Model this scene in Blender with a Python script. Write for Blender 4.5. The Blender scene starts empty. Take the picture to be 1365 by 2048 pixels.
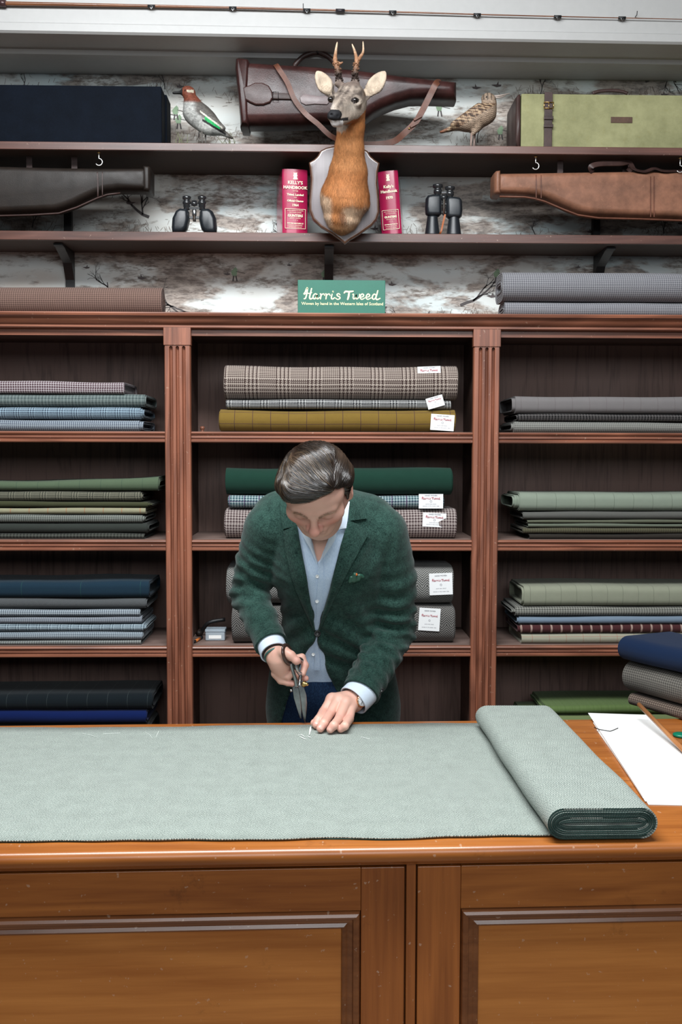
import bpy, bmesh, math, random
import numpy as np
from mathutils import Vector, Matrix, Euler
from mathutils.bvhtree import BVHTree

SC = bpy.context.scene
COL = SC.collection
# ------------------------------------------------------------------ camera
F = 1990.0
CAM = Vector((0.0, 0.0, 1.62))
EUL = Euler((math.radians(90 - 3.34), 0, 0), 'XYZ')
R3 = (Matrix.Rotation(math.radians(-1.3), 3, 'Z') @ Matrix.Rotation(math.radians(90 - 3.34), 3, 'X')
      @ Matrix.Rotation(0.0025, 3, 'Z'))
cd = bpy.data.cameras.new('camera'); cam = bpy.data.objects.new('camera', cd)
COL.objects.link(cam); SC.camera = cam
cam.location = CAM; cam.rotation_euler = R3.to_euler('XYZ')
cd.sensor_fit = 'VERTICAL'; cd.sensor_height = 36.0; cd.lens = 36.0 * F / 2048.0
cd.clip_start = .05; cd.clip_end = 60
# ------------------------------------------------------------------ light
SC.view_settings.view_transform = 'Standard'; SC.view_settings.look = 'None'
SC.view_settings.gamma = 1; SC.view_settings.use_curve_mapping = False
SC.view_settings.exposure = 0.0
w = bpy.data.worlds.new('world'); SC.world = w; w.use_nodes = True
w.node_tree.nodes['Background'].inputs[0].default_value = (.80, .90, 1.0, 1)
w.node_tree.nodes['Background'].inputs[1].default_value = .055


def area(name, loc, target, sx, sy, power, colour):
    l = bpy.data.lights.new(name, 'AREA'); l.shape = 'RECTANGLE'; l.size = sx; l.size_y = sy
    l.energy = power; l.color = colour
    o = bpy.data.objects.new(name, l); COL.objects.link(o); o.location = loc
    o.rotation_euler = (Vector(target) - Vector(loc)).to_track_quat('-Z', 'Y').to_euler()
    return o


area('shop_window_light', (0.3, -2.2, 3.1), (0, 2.4, 1.05), 3.2, 1.4, 82, (.90, .96, 1.0))
area('ceiling_strip_light', (-.2, 1.50, 3.5), (0, 2.15, .9), 2.2, .6, 150, (.95, .98, 1.0))
# ------------------------------------------------------------------ pixel <-> place helpers
def ray(px, py):
    return R3 @ Vector(((px - 682.5) / F, -(py - 1024.0) / F, -1.0))


def W(px, py, Y):
    d = ray(px, py); return CAM + d * (Y / d.y)


def Wz(px, py, z):
    d = ray(px, py); return CAM + d * ((z - CAM.z) / d.z)


R3n = np.array(R3)


def proj(P):
    q = (np.asarray(P) - np.array(CAM)) @ R3n
    return 682.5 + F * q[..., 0] / -q[..., 2], 1024 - F * q[..., 1] / -q[..., 2]


# ------------------------------------------------------------------ object helpers
OFF = {}


def tag(o, label=None, cat=None, group=None, kind=None):
    if label: o['label'] = label
    if cat: o['category'] = cat
    if group: o['group'] = group
    if kind: o['kind'] = kind
    return o


def thing(name, loc, label, cat, group=None, rz=0):
    o = bpy.data.objects.new(name, None); COL.objects.link(o); o.location = loc
    o.empty_display_size = .05
    OFF[o.name] = Vector(loc)
    return tag(o, label, cat, group)


def link(name, me, mat, parent=None, smooth=False, local=False):
    o = bpy.data.objects.new(name, me); COL.objects.link(o)
    if mat is not None and not me.materials:
        for m_ in (mat if isinstance(mat, (list, tuple)) else [mat]): me.materials.append(m_)
    if parent is not None:
        off = OFF.get(parent.name, Vector((0, 0, 0)))
        if not local: me.transform(Matrix.Translation(-off))
        o.parent = parent
        OFF[o.name] = off
    else:
        OFF[o.name] = Vector((0, 0, 0))
    if smooth: me.shade_smooth()
    return o


def rebase(o, loc):
    """put a single-mesh thing's origin at its base"""
    loc = Vector(loc); o.data.transform(Matrix.Translation(-loc)); o.location = loc; OFF[o.name] = loc
    return o


def bevel(o, w_, seg=2, ang=35):
    m = o.modifiers.new('bevel', 'BEVEL'); m.width = w_; m.segments = seg; m.limit_method = 'ANGLE'
    m.angle_limit = math.radians(ang); m.harden_normals = False
    return o


class MB:
    def __init__(s): s.v = []; s.f = []; s.uv = None

    def add(s, vs, fs):
        n = len(s.v); s.v += [tuple(p) for p in vs]; s.f += [tuple(i + n for i in f) for f in fs]; return s

    def box(s, x0, x1, y0, y1, z0, z1, M=None):
        vs = [Vector((x, y, z)) for z in (z0, z1) for y in (y0, y1) for x in (x0, x1)]
        if M is not None: vs = [M @ p for p in vs]
        return s.add(vs, [(0, 2, 3, 1), (4, 5, 7, 6), (0, 1, 5, 4), (2, 6, 7, 3), (0, 4, 6, 2), (1, 3, 7, 5)])

    def prism(s, prof, x0, x1):
        """profile of (y,z), swept along x"""
        n = len(prof); vs = [(x0, y, z) for y, z in prof] + [(x1, y, z) for y, z in prof]
        fs = [(i, (i + 1) % n, n + (i + 1) % n, n + i) for i in range(n)]
        return s.add(vs, fs + [tuple(range(n))[::-1], tuple(range(n, 2 * n))])

    def prismz(s, prof, z0, z1):
        n = len(prof); vs = [(x, y, z0) for x, y in prof] + [(x, y, z1) for x, y in prof]
        fs = [(i, (i + 1) % n, n + (i + 1) % n, n + i) for i in range(n)]
        return s.add(vs, fs + [tuple(range(n))[::-1], tuple(range(n, 2 * n))])

    def tube(s, pts, r, n=8, cap=True, flat=None, up=None):
        """r a number or one per point; flat=(a,b) ellipse factors with up hint"""
        pts = [Vector(p) for p in pts]; m = len(pts)
        if not hasattr(r, '__len__'): r = [r] * m
        vs = []; prev = None
        for i, p in enumerate(pts):
            t = (pts[min(i + 1, m - 1)] - pts[max(i - 1, 0)])
            if t.length < 1e-9: t = Vector((0, 0, 1))
            t.normalize()
            if prev is None:
                a = Vector(up) if up else (Vector((0, 0, 1)) if abs(t.z) < .9 else Vector((1, 0, 0)))
            else: a = prev
            a = (a - t * a.dot(t)); a.normalize(); prev = a; b = t.cross(a)
            fa, fb = flat if flat else (1, 1)
            for k in range(n):
                th = 2 * math.pi * k / n
                vs.append(p + a * math.cos(th) * r[i] * fa + b * math.sin(th) * r[i] * fb)
        fs = []
        for i in range(m - 1):
            for k in range(n):
                k2 = (k + 1) % n
                fs.append((i * n + k, i * n + k2, (i + 1) * n + k2, (i + 1) * n + k))
        if cap: fs += [tuple(range(n))[::-1], tuple((m - 1) * n + k for k in range(n))]
        return s.add(vs, fs)

    def lathe(s, prof, c, axis=(0, 0, 1), n=20):
        """profile (r, h) about axis through c"""
        ax = Vector(axis).normalized(); a = ax.orthogonal().normalized(); b = ax.cross(a); c = Vector(c)
        vs = []
        for r, h in prof:
            for k in range(n):
                th = 2 * math.pi * k / n
                vs.append(c + ax * h + a * math.cos(th) * r + b * math.sin(th) * r)
        m = len(prof); fs = []
        for i in range(m - 1):
            for k in range(n):
                k2 = (k + 1) % n; fs.append((i * n + k, i * n + k2, (i + 1) * n + k2, (i + 1) * n + k))
        fs += [tuple(range(n))[::-1], tuple((m - 1) * n + k for k in range(n))]
        return s.add(vs, fs)

    def mesh(s, name='m'):
        me = bpy.data.meshes.new(name); me.from_pydata(s.v, [], s.f); me.update()
        bm = bmesh.new(); bm.from_mesh(me); bmesh.ops.recalc_face_normals(bm, faces=bm.faces); bm.to_mesh(me); bm.free()
        return me

    def build(s, name, mat, parent=None, smooth=False):
        return link(name, s.mesh(name), mat, parent, smooth)


def smooth_angle(o, deg=40):
    me = o.data; me.shade_smooth()
    try: me.set_sharp_from_angle(angle=math.radians(deg))
    except Exception: pass
    return o


def catmull(pts, n=6, closed=False):
    P = [Vector(p) for p in pts]; m = len(P); out = []
    rng = range(m) if closed else range(m - 1)
    for i in rng:
        if closed: p0, p1, p2, p3 = P[i - 1], P[i], P[(i + 1) % m], P[(i + 2) % m]
        else: p0, p1, p2, p3 = P[max(i - 1, 0)], P[i], P[i + 1], P[min(i + 2, m - 1)]
        for k in range(n):
            t = k / n
            out.append(.5 * ((2 * p1) + (p2 - p0) * t + (2 * p0 - 5 * p1 + 4 * p2 - p3) * t * t + (3 * p1 - p0 - 3 * p2 + p3) * t ** 3))
    if not closed: out.append(P[-1].copy())
    return out


def pillow(outline, yc, depth, edge, mb=None, steps=5, M=None, power=.5, base=0.0):
    """closed outline of (x,z) given real thickness about plane y=yc with rounded rims"""
    mb = mb or MB()
    P = [Vector((p[0], p[1])) for p in outline]
    ar = sum(P[i].x * P[(i + 1) % len(P)].y - P[(i + 1) % len(P)].x * P[i].y for i in range(len(P)))
    if ar < 0: P = P[::-1]
    n = len(P); nor = []
    for i in range(n):
        a = (P[i] - P[i - 1]).normalized(); b = (P[(i + 1) % n] - P[i]).normalized()
        t = a + b
        if t.length < 1e-6: t = a
        t.normalize(); nn = Vector((-t.y, t.x)); c = max(.55, math.sqrt(max(0, (1 + a.dot(b)) / 2)))
        nor.append(nn / c)
    levels = []
    for s_ in range(steps + 1):
        t = s_ / steps; levels.append((edge * (1 - math.cos(t * math.pi / 2)), depth / 2 * (base + (1 - base) * math.sin(t * math.pi / 2))))
    rings = [(ins, -d) for ins, d in reversed(levels)] + [(ins, d) for ins, d in levels]
    vs = []
    for ins, dy in rings:
        for i in range(n):
            q = P[i] + nor[i] * ins
            p = Vector((q.x, yc + dy, q.y)); vs.append(M @ p if M is not None else p)
    fs = []; m = len(rings)
    for r_ in range(m - 1):
        for i in range(n):
            j = (i + 1) % n; fs.append((r_ * n + i, r_ * n + j, (r_ + 1) * n + j, (r_ + 1) * n + i))
    fs += [tuple(range(n))[::-1], tuple((m - 1) * n + i for i in range(n))]
    return mb.add(vs, fs)


def pxz(pts, Y):
    return [(W(x, y, Y).x, W(x, y, Y).z) for x, y in pts]


# ------------------------------------------------------------------ signed-distance modelling
class Vol:
    def __init__(s, lo, hi, h):
        s.lo = np.array(lo, float); s.h = h
        s.n = np.ceil((np.array(hi, float) - s.lo) / h).astype(int) + 1
        s.d = np.full(tuple(s.n), 1.0, np.float32)
        s.ax = [s.lo[i] + h * np.arange(s.n[i]) for i in range(3)]

    def _sl(s, lo, hi, m):
        a = np.maximum(np.floor((np.array(lo) - m - s.lo) / s.h).astype(int), 0)
        b = np.minimum(np.ceil((np.array(hi) + m - s.lo) / s.h).astype(int) + 1, s.n)
        if np.any(b <= a): return None
        return tuple(slice(a[i], b[i]) for i in range(3))

    def grid(s, sl):
        return np.meshgrid(*[s.ax[i][sl[i]] for i in range(3)], indexing='ij')

    def _op(s, sl, f, k, sub):
        old = s.d[sl]; f = f.astype(np.float32)
        if sub:
            a = old; b = -f
            hh = np.maximum(k - np.abs(a - b), 0) / max(k, 1e-6)
            s.d[sl] = np.maximum(a, b) + hh * hh * k * .25
        else:
            hh = np.maximum(k - np.abs(old - f), 0) / max(k, 1e-6)
            s.d[sl] = np.minimum(old, f) - hh * hh * k * .25

    def cap(s, p0, p1, r0, r1=None, k=.01, flat=None, sub=False):
        """tapered capsule; flat=(axis, factor) thickens/thins along axis"""
        p0 = np.array(p0, float); p1 = np.array(p1, float); r1 = r0 if r1 is None else r1
        rm = max(r0, r1) * (max(1, flat[1]) if flat else 1)
        sl = s._sl(np.minimum(p0, p1) - rm, np.maximum(p0, p1) + rm, k + 3 * s.h)
        if sl is None: return s
        X, Y, Z = s.grid(sl); d = p1 - p0; L = max(d @ d, 1e-12)
        x, y, z = X - p0[0], Y - p0[1], Z - p0[2]
        t = np.clip((x * d[0] + y * d[1] + z * d[2]) / L, 0, 1)
        x = x - t * d[0]; y = y - t * d[1]; z = z - t * d[2]
        sc = 1.0
        if flat:
            a = np.array(flat[0], float); a /= np.linalg.norm(a)
            c = x * a[0] + y * a[1] + z * a[2]; g = (1 / flat[1] - 1) * c
            x = x + g * a[0]; y = y + g * a[1]; z = z + g * a[2]; sc = min(1, flat[1])
        f = (np.sqrt(x * x + y * y + z * z) - (r0 + (r1 - r0) * t)) * sc
        s._op(sl, f, k, sub); return s

    def ell(s, c, r, k=.01, rot=None, sub=False):
        c = np.array(c, float); r = np.array(r, float); rm = r.max()
        sl = s._sl(c - rm, c + rm, k + 3 * s.h)
        if sl is None: return s
        X, Y, Z = s.grid(sl); P = np.stack([X - c[0], Y - c[1], Z - c[2]], -1)
        if rot is not None: P = P @ np.array(rot)      # columns of rot = local axes
        k0 = np.sqrt(((P / r) ** 2).sum(-1)); k1 = np.sqrt(((P / (r * r)) ** 2).sum(-1)) + 1e-9
        s._op(sl, k0 * (k0 - 1) / k1, k, sub); return s

    def chain(s, pts, rs, k=.01, flat=None, sub=False):
        for i in range(len(pts) - 1): s.cap(pts[i], pts[i + 1], rs[i], rs[i + 1], k, flat, sub)
        return s

    def mesh(s, name, smooth=1):
        d = s.d; S = d < 0; h = s.h
        cnt = np.zeros(tuple(s.n - 1), np.int8)
        for a in (0, 1):
            for b in (0, 1):
                for c in (0, 1):
                    cnt += S[a:S.shape[0] - 1 + a, b:S.shape[1] - 1 + b, c:S.shape[2] - 1 + c]
        act = (cnt > 0) & (cnt < 8)
        I = np.argwhere(act); idx = np.full(act.shape, -1, np.int32); idx[act] = np.arange(len(I))
        acc = np.zeros((len(I), 3)); num = np.zeros(len(I))
        cs = [(0, 0, 0), (1, 0, 0), (0, 1, 0), (1, 1, 0), (0, 0, 1), (1, 0, 1), (0, 1, 1), (1, 1, 1)]
        vals = [d[I[:, 0] + a, I[:, 1] + b, I[:, 2] + c] for a, b, c in cs]
        for i in range(8):
            for j in range(i + 1, 8):
                df = [cs[j][q] - cs[i][q] for q in range(3)]
                if sum(abs(q) for q in df) != 1: continue
                a, b = vals[i], vals[j]; cr = (a < 0) != (b < 0)
                t = a[cr] / (a[cr] - b[cr])
                acc[cr] += np.array(cs[i]) + t[:, None] * np.array(df); num[cr] += 1
        V = (I + acc / num[:, None]) * h + s.lo
        faces = []
        for ax in range(3):
            sa = [slice(None)] * 3; sb = [slice(None)] * 3
            sa[ax] = slice(0, -1); sb[ax] = slice(1, None)
            A = S[tuple(sa)]; B = S[tuple(sb)]
            E = np.argwhere(A != B); o1, o2 = [(1, 2), (2, 0), (0, 1)][ax]
            E = E[(E[:, o1] > 0) & (E[:, o2] > 0) & (E[:, o1] < s.n[o1] - 1) & (E[:, o2] < s.n[o2] - 1)]
            ins = A[E[:, 0], E[:, 1], E[:, 2]]
            def cell(d1, d2):
                Q = E.copy(); Q[:, o1] += d1; Q[:, o2] += d2
                return idx[Q[:, 0], Q[:, 1], Q[:, 2]]
            q = np.stack([cell(-1, -1), cell(0, -1), cell(0, 0), cell(-1, 0)], 1)
            q[~ins] = q[~ins][:, ::-1]
            faces.append(q)
        Fc = np.concatenate(faces); Fc = Fc[(Fc >= 0).all(1)]
        if smooth:
            E = np.concatenate([Fc[:, [0, 1]], Fc[:, [1, 2]], Fc[:, [2, 3]], Fc[:, [3, 0]]])
            for it in range(smooth):
                sm = np.zeros_like(V); c = np.bincount(E[:, 0], minlength=len(V)) + np.bincount(E[:, 1], minlength=len(V))
                for q in range(3):
                    sm[:, q] = np.bincount(E[:, 0], V[E[:, 1], q], len(V)) + np.bincount(E[:, 1], V[E[:, 0], q], len(V))
                V = V * .4 + .6 * sm / np.maximum(c, 1)[:, None]
        return V, Fc


def np_mesh(name, V, Fq):
    me = bpy.data.meshes.new(name)
    V = np.asarray(V, np.float32); Fq = np.asarray(Fq, np.int32); k = Fq.shape[1]
    me.vertices.add(len(V)); me.vertices.foreach_set('co', V.ravel())
    me.loops.add(Fq.size); me.loops.foreach_set('vertex_index', Fq.ravel())
    me.polygons.add(len(Fq)); me.polygons.foreach_set('loop_start', np.arange(0, Fq.size, k, dtype=np.int32))
    me.polygons.foreach_set('loop_total', np.full(len(Fq), k, np.int32))
    me.update(calc_edges=True); me.shade_smooth()
    return me


def vcol(me, C):
    a = me.color_attributes.new('Col', 'FLOAT_COLOR', 'POINT')
    C = np.concatenate([np.asarray(C, np.float32), np.ones((len(C), 1), np.float32)], 1)
    a.data.foreach_set('color', C.ravel())


def vnormals(V, Fq):
    n = np.cross(V[Fq[:, 2]] - V[Fq[:, 0]], V[Fq[:, 3]] - V[Fq[:, 1]]); N = np.zeros_like(V)
    for j in range(4):
        for q in range(3): N[:, q] += np.bincount(Fq[:, j], n[:, q], len(V))
    return N / (np.linalg.norm(N, axis=1, keepdims=True) + 1e-12)


def lerp(a, b, t): return np.asarray(a) * (1 - t[:, None]) + np.asarray(b) * t[:, None]


def sstep(x, a, b):
    t = np.clip((x - a) / (b - a), 0, 1); return t * t * (3 - 2 * t)


def vnoise(P, seed=0, s=1.0, oct_=3):
    """cheap smooth pseudo-noise from rotated sines, about -1..1"""
    r = np.random.RandomState(seed); out = np.zeros(len(P)); amp = 1; tot = 0
    for o in range(oct_):
        for _ in range(4):
            k = r.normal(size=3); k /= np.linalg.norm(k)
            out += amp * np.sin(P @ k * s * (2 ** o) * r.uniform(.7, 1.4) + r.uniform(0, 6.28)) / 2
        tot += amp; amp *= .55
    return out / tot


# ------------------------------------------------------------------ material helpers
class NT:
    def __init__(s, name):
        s.m = bpy.data.materials.new(name); s.m.use_nodes = True; s.t = s.m.node_tree
        s.b = s.t.nodes['Principled BSDF']

    def n(s, typ, **kw):
        q = s.t.nodes.new(typ)
        for k, v in kw.items(): setattr(q, k, v)
        return q

    def put(s, sock, v):
        if isinstance(v, bpy.types.NodeSocket): s.t.links.new(v, sock)
        elif isinstance(v, (tuple, list)) and len(v) == 3 and sock.type == 'RGBA': sock.default_value = (*v, 1)
        elif v is not None: sock.default_value = v

    def math(s, op, a, b=None, c=None):
        q = s.n('ShaderNodeMath', operation=op); s.put(q.inputs[0], a)
        if b is not None: s.put(q.inputs[1], b)
        if c is not None: s.put(q.inputs[2], c)
        return q.outputs[0]

    def mix(s, f, a, b, typ='MIX'):
        q = s.n('ShaderNodeMix', data_type='RGBA', blend_type=typ)
        s.put(q.inputs[0], f); s.put(q.inputs[6], a); s.put(q.inputs[7], b); return q.outputs[2]

    def coord(s, kind='Object', scale=(1, 1, 1), loc=(0, 0, 0), rot=(0, 0, 0)):
        tc = s.n('ShaderNodeTexCoord'); mp = s.n('ShaderNodeMapping')
        mp.inputs['Scale'].default_value = scale; mp.inputs['Location'].default_value = loc; mp.inputs['Rotation'].default_value = rot
        s.t.links.new(tc.outputs[kind], mp.inputs[0]); return mp.outputs[0]

    def noise(s, vec, scale=5, detail=3, rough=.5, dist=0):
        q = s.n('ShaderNodeTexNoise'); s.put(q.inputs['Vector'], vec)
        q.inputs['Scale'].default_value = scale; q.inputs['Detail'].default_value = detail
        q.inputs['Roughness'].default_value = rough; q.inputs['Distortion'].default_value = dist
        return q.outputs['Fac']

    def ramp(s, f, stops, interp='LINEAR'):
        q = s.n('ShaderNodeValToRGB'); q.color_ramp.interpolation = interp; e = q.color_ramp.elements
        while len(e) < len(stops): e.new(.5)
        for i, (p, c) in enumerate(stops):
            e[i].position = p; e[i].color = (*c, 1) if hasattr(c, '__len__') else (c, c, c, 1)
        s.put(q.inputs[0], f); return q.outputs[0]

    def bump(s, h, strength=.3, dist=.002):
        q = s.n('ShaderNodeBump'); q.inputs['Strength'].default_value = strength; q.inputs['Distance'].default_value = dist
        s.put(q.inputs['Height'], h); s.t.links.new(q.outputs[0], s.b.inputs['Normal'])

    def set(s, col=None, rough=None, metal=None, spec=None, coat=None, sheen=None, trans=None, coat_rough=None):
        i = s.b.inputs
        if col is not None: s.put(i['Base Color'], col)
        if rough is not None: s.put(i['Roughness'], rough)
        if metal is not None: s.put(i['Metallic'], metal)
        if spec is not None: s.put(i['Specular IOR Level'], spec)
        if coat is not None: s.put(i['Coat Weight'], coat)
        if coat_rough is not None: s.put(i['Coat Roughness'], coat_rough)
        if sheen is not None: s.put(i['Sheen Weight'], sheen); s.put(i['Sheen Roughness'], .5)
        if trans is not None: s.put(i['Transmission Weight'], trans)
        return s.m


def flat(name, c, rough=.5, metal=0, bump=0, scale=200, var=.12, **kw):
    q = NT(name); v = q.coord(); nz = q.noise(v, scale, 4, .6); n2 = q.noise(v, scale * .06, 3)
    f = q.math('ADD', q.math('MULTIPLY', nz, .5), q.math('MULTIPLY', n2, .5))
    col = q.mix(q.ramp(f, [(.3, 0.0), (.7, 1.0)]), tuple(x * (1 - var) for x in c), tuple(min(1, x * (1 + var)) for x in c))
    if bump: q.bump(nz, bump, .001)
    return q.set(col, rough, metal, **kw)


def wood(name, dark, light, axis='X', scale=1.0, rough=.4, coat=.0, contrast=1.0, wear=0, knots=False, spec=.5, pores=.5):
    q = NT(name); st = {'X': (.10, 1, 1), 'Z': (1, 1, .10), 'Y': (1, .10, 1)}[axis]
    v = q.coord('Object', st)
    big = q.noise(v, 6 * scale, 3, .5, .6)
    w_ = q.math('MULTIPLY', big, 14.0)
    ring = q.math('PINGPONG', w_, 1.0)
    fine = q.noise(q.coord('Object', tuple(x if x == 1 else .03 for x in st)), 110 * scale, 4, .65)
    f = q.math('ADD', q.math('MULTIPLY', ring, .28 * contrast), q.math('MULTIPLY', fine, pores))
    f = q.math('ADD', f, q.math('MULTIPLY', q.noise(q.coord(), 1.6 * scale, 3), .5))
    col = q.mix(q.ramp(f, [(.30, 0.0), (.92, 1.0)]), dark, light)
    if wear:
        wn = q.noise(q.coord(), 9, 6, .75)
        sp = q.ramp(wn, [(.62, 0.0), (.74, 1.0)])
        col = q.mix(q.math('MULTIPLY', sp, wear), col, tuple(x * .35 for x in dark))
        sc = q.noise(q.coord('Object', (1, .4, 1), rot=(.5, .3, .7)), 95, 2, .5)
        col = q.mix(q.math('MULTIPLY', q.ramp(sc, [(.71, 0.0), (.73, 1.0)]), wear * .6), col, (.65, .5, .38))
    q.bump(fine, .12, .0008)
    rg = q.math('ADD', q.math('MULTIPLY', q.noise(q.coord(), 5, 4), .25), rough - .12)
    return q.set(col, rg, coat=coat, coat_rough=.25, spec=spec)


def leather(name, c, dark=.45, rough=.38, scale=1.0):
    q = NT(name); v = q.coord()
    f = q.ramp(q.noise(v, 14 * scale, 6, .65), [(.3, 0.0), (.72, 1.0)])
    col = q.mix(f, tuple(x * dark for x in c), c)
    s2 = q.ramp(q.noise(v, 45, 5, .7), [(.62, 0.0), (.8, 1.0)])
    col = q.mix(q.math('MULTIPLY', s2, .45), col, tuple(min(1, x * 1.9 + .008) for x in c))
    q.bump(q.noise(v, 260, 4, .6), .25, .0012)
    return q.set(col, q.math('ADD', q.math('MULTIPLY', q.noise(v, 20, 4), .35), rough - .10), spec=.35)


def weave(name, kind, A, B, t=.0011, ns=1300, C=None, P=.03, lw=.0012, Dc=None, fleck=.25, P2=None, glen=24, rough=.95, off=0.0, dye=.72):
    """woollen cloth: u along the piece, v round it, both in metres"""
    A = tuple(x * dye for x in A); B = tuple(x * dye * .85 for x in B); C = C and tuple(x * dye for x in C)
    q = NT(name); tc = q.n('ShaderNodeTexCoord'); sp = q.n('ShaderNodeSeparateXYZ'); q.t.links.new(tc.outputs['UV'], sp.inputs[0])
    u = q.math('ADD', sp.outputs[0], 5.0 + off); v = q.math('ADD', sp.outputs[1], 5.0)
    # slight skew of the threads
    wob = q.noise(tc.outputs['UV'], 6, 2); u = q.math('ADD', u, q.math('MULTIPLY', wob, .004)); v = q.math('ADD', v, q.math('MULTIPLY', wob, .003))
    iu = q.math('FLOOR', q.math('DIVIDE', u, t)); iv = q.math('FLOOR', q.math('DIVIDE', v, t))
    def mod(a, b): return q.math('FLOORED_MODULO', a, b)
    def lt(a, b): return q.math('LESS_THAN', a, b)
    def sel(s_, a, b): return q.math('ADD', q.math('MULTIPLY', s_, a), q.math('MULTIPLY', q.math('SUBTRACT', 1.0, s_), b))
    if kind in ('hound', 'glen'):
        S = lt(mod(q.math('ADD', iu, iv), 4.0), 2.0)
        wu = lt(mod(iu, 8.0), 4.0); wv = lt(mod(iv, 8.0), 4.0)
        if kind == 'glen':
            zu = lt(mod(iu, glen * 2.0), float(glen)); zv = lt(mod(iv, glen * 2.0), float(glen))
            wu = sel(zu, wu, lt(mod(iu, 4.0), 2.0)); wv = sel(zv, wv, lt(mod(iv, 4.0), 2.0))
        f = sel(S, wu, wv)
    elif kind == 'check':
        wu = lt(mod(iu, 8.0), 4.0); wv = lt(mod(iv, 8.0), 4.0)
        f = q.math('MULTIPLY', q.math('ADD', wu, wv), .5)
    elif kind == 'herring':
        z = lt(mod(u, P), P / 2); sg = q.math('SUBTRACT', q.math('MULTIPLY', z, 2.0), 1.0)
        ph = q.math('ADD', v, q.math('MULTIPLY', sg, u)); f = lt(mod(ph, t * 4), t * 2)
    elif kind == 'twill':
        f = lt(mod(q.math('ADD', u, v), t * 4), t * 2)
    else:
        f = q.noise(tc.outputs['UV'], 900, 2, .6); f = q.ramp(f, [(.35, 0.0), (.65, 1.0)])
    col = q.mix(f, A, B)
    if C is not None:
        lu = lt(mod(u, P), lw); 
        if kind == 'stripe' or P2 == 0: lines = lu
        else: lines = q.math('MAXIMUM', lu, lt(mod(v, P2 or P), lw))
        if Dc is not None:
            l2 = lt(mod(q.math('ADD', u, P * .5), P), lw)
            col = q.mix(q.math('MULTIPLY', l2, .8), col, Dc)
        col = q.mix(q.math('MULTIPLY', lines, .8), col, C)
    nz = q.noise(tc.outputs['UV'], ns, 3, .7); n3 = q.noise(tc.outputs['UV'], 25, 3, .6)
    nn = q.math('ADD', q.math('MULTIPLY', nz, .88), q.math('MULTIPLY', n3, .12))
    col = q.mix(1.0, col, q.math('ADD', q.math('MULTIPLY', q.ramp(nn, [(.3, 0.0), (.7, 1.0)]), 2 * fleck), 1 - fleck), 'MULTIPLY')
    q.bump(q.math('ADD', q.math('MULTIPLY', f, .5), nz), .5, .0008)
    return q.set(col, rough, sheen=.08, spec=.12)
# ================================================================== MATERIALS
m_cab = wood('cabinet_wood', (.065, .020, .011), (.33, .122, .068), 'X', 1.2, .42, .15, 1.0, .35)
m_cabz = wood('cabinet_wood_upright', (.068, .021, .012), (.36, .132, .074), 'Z', 1.4, .42, .15, 1.0, .4)
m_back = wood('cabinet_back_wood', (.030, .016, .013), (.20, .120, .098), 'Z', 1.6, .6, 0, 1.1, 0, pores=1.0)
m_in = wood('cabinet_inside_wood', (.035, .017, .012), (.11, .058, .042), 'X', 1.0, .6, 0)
m_dust = wood('shelf_board_wood', (.10, .062, .050), (.24, .165, .14), 'X', 1.0, .7, 0)
m_count = wood('counter_wood', (.20, .052, .008), (.50, .175, .036), 'X', 1.0, .30, .25, .8, .5)
m_countz = wood('counter_wood_upright', (.18, .047, .009), (.50, .165, .036), 'Z', 1.0, .32, .25, .8, .6)
m_panel = wood('counter_panel_wood', (.30, .085, .011), (.70, .285, .068), 'X', .55, .30, .25, .5, .45)
m_mould = wood('counter_moulding_wood', (.11, .034, .012), (.28, .105, .036), 'X', 1.3, .30, .3, .8, .5)
m_shelf = wood('wall_shelf_wood', (.040, .016, .012), (.14, .060, .044), 'X', 1.4, .36, .12, 1.0, .4)
m_shade = flat('shaded_shelf_wood', (.045, .025, .017), .7, bump=.1, scale=60)  # shade under the wall shelves is put into this darker board colour
m_white = flat('white_paint', (.41, .408, .40), .5, bump=.08, scale=40, var=.05)
m_black = flat('black_iron', (.012, .012, .013), .45, bump=.1, scale=300)
m_brass = flat('brass', (.62, .42, .16), .3, 1.0)
m_steel = flat('steel', (.50, .51, .52), .26, 1.0, var=.25, scale=90)
m_paper = flat('paper', (.84, .84, .82), .75, var=.03)
m_label = flat('cloth_label', (.84, .85, .85), .7, var=.03)
m_red = flat('red_print', (.42, .03, .06), .6)
m_ink = flat('grey_print', (.25, .24, .27), .6)
m_gold = flat('gilt_print', (.88, .80, .58), .5)
m_cream = flat('cream_print', (.90, .83, .50), .55)

# ================================================================== ROOM
YC = 3.33                       # cabinet face
YW = 3.715                      # papered wall


def wallpaper():
    q = NT('hunting_scene_wallpaper'); v = q.coord('Object', (1, 1, 1))
    st = q.coord('Object', (1.0, 1, 3.0)); fine = q.noise(q.coord('Object', (1, 1, 3.6)), 26, 7, .72)
    blot = q.noise(q.coord('Object', (1.0, 1, 2.6)), 4.2, 6, .56, .35)
    f = q.ramp(blot, [(.48, 0.0), (.55, 1.0)])
    sky = q.ramp(q.noise(q.coord('Object', (1, 1, 2.2), (3, 0, 1)), 2.2, 3), [(.36, (.66, .63, .58)), (.52, (.74, .78, .76)), (.68, (.68, .79, .80))])
    brn = q.mix(q.ramp(fine, [(.40, 0.0), (.58, 1.0)]), (.15, .115, .098), (.43, .36, .31))
    mid = q.mix(q.ramp(fine, [(.42, 0.0), (.54, 1.0)]), (.30, .27, .24), (.74, .75, .72))
    col = q.mix(q.ramp(q.noise(st, 5, 5, .6), [(.50, 0.0), (.60, 1.0)]), sky, mid)
    col = q.mix(q.math('MULTIPLY', f, .88), col, brn)
    return q.set(col, .75, spec=.2)


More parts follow.
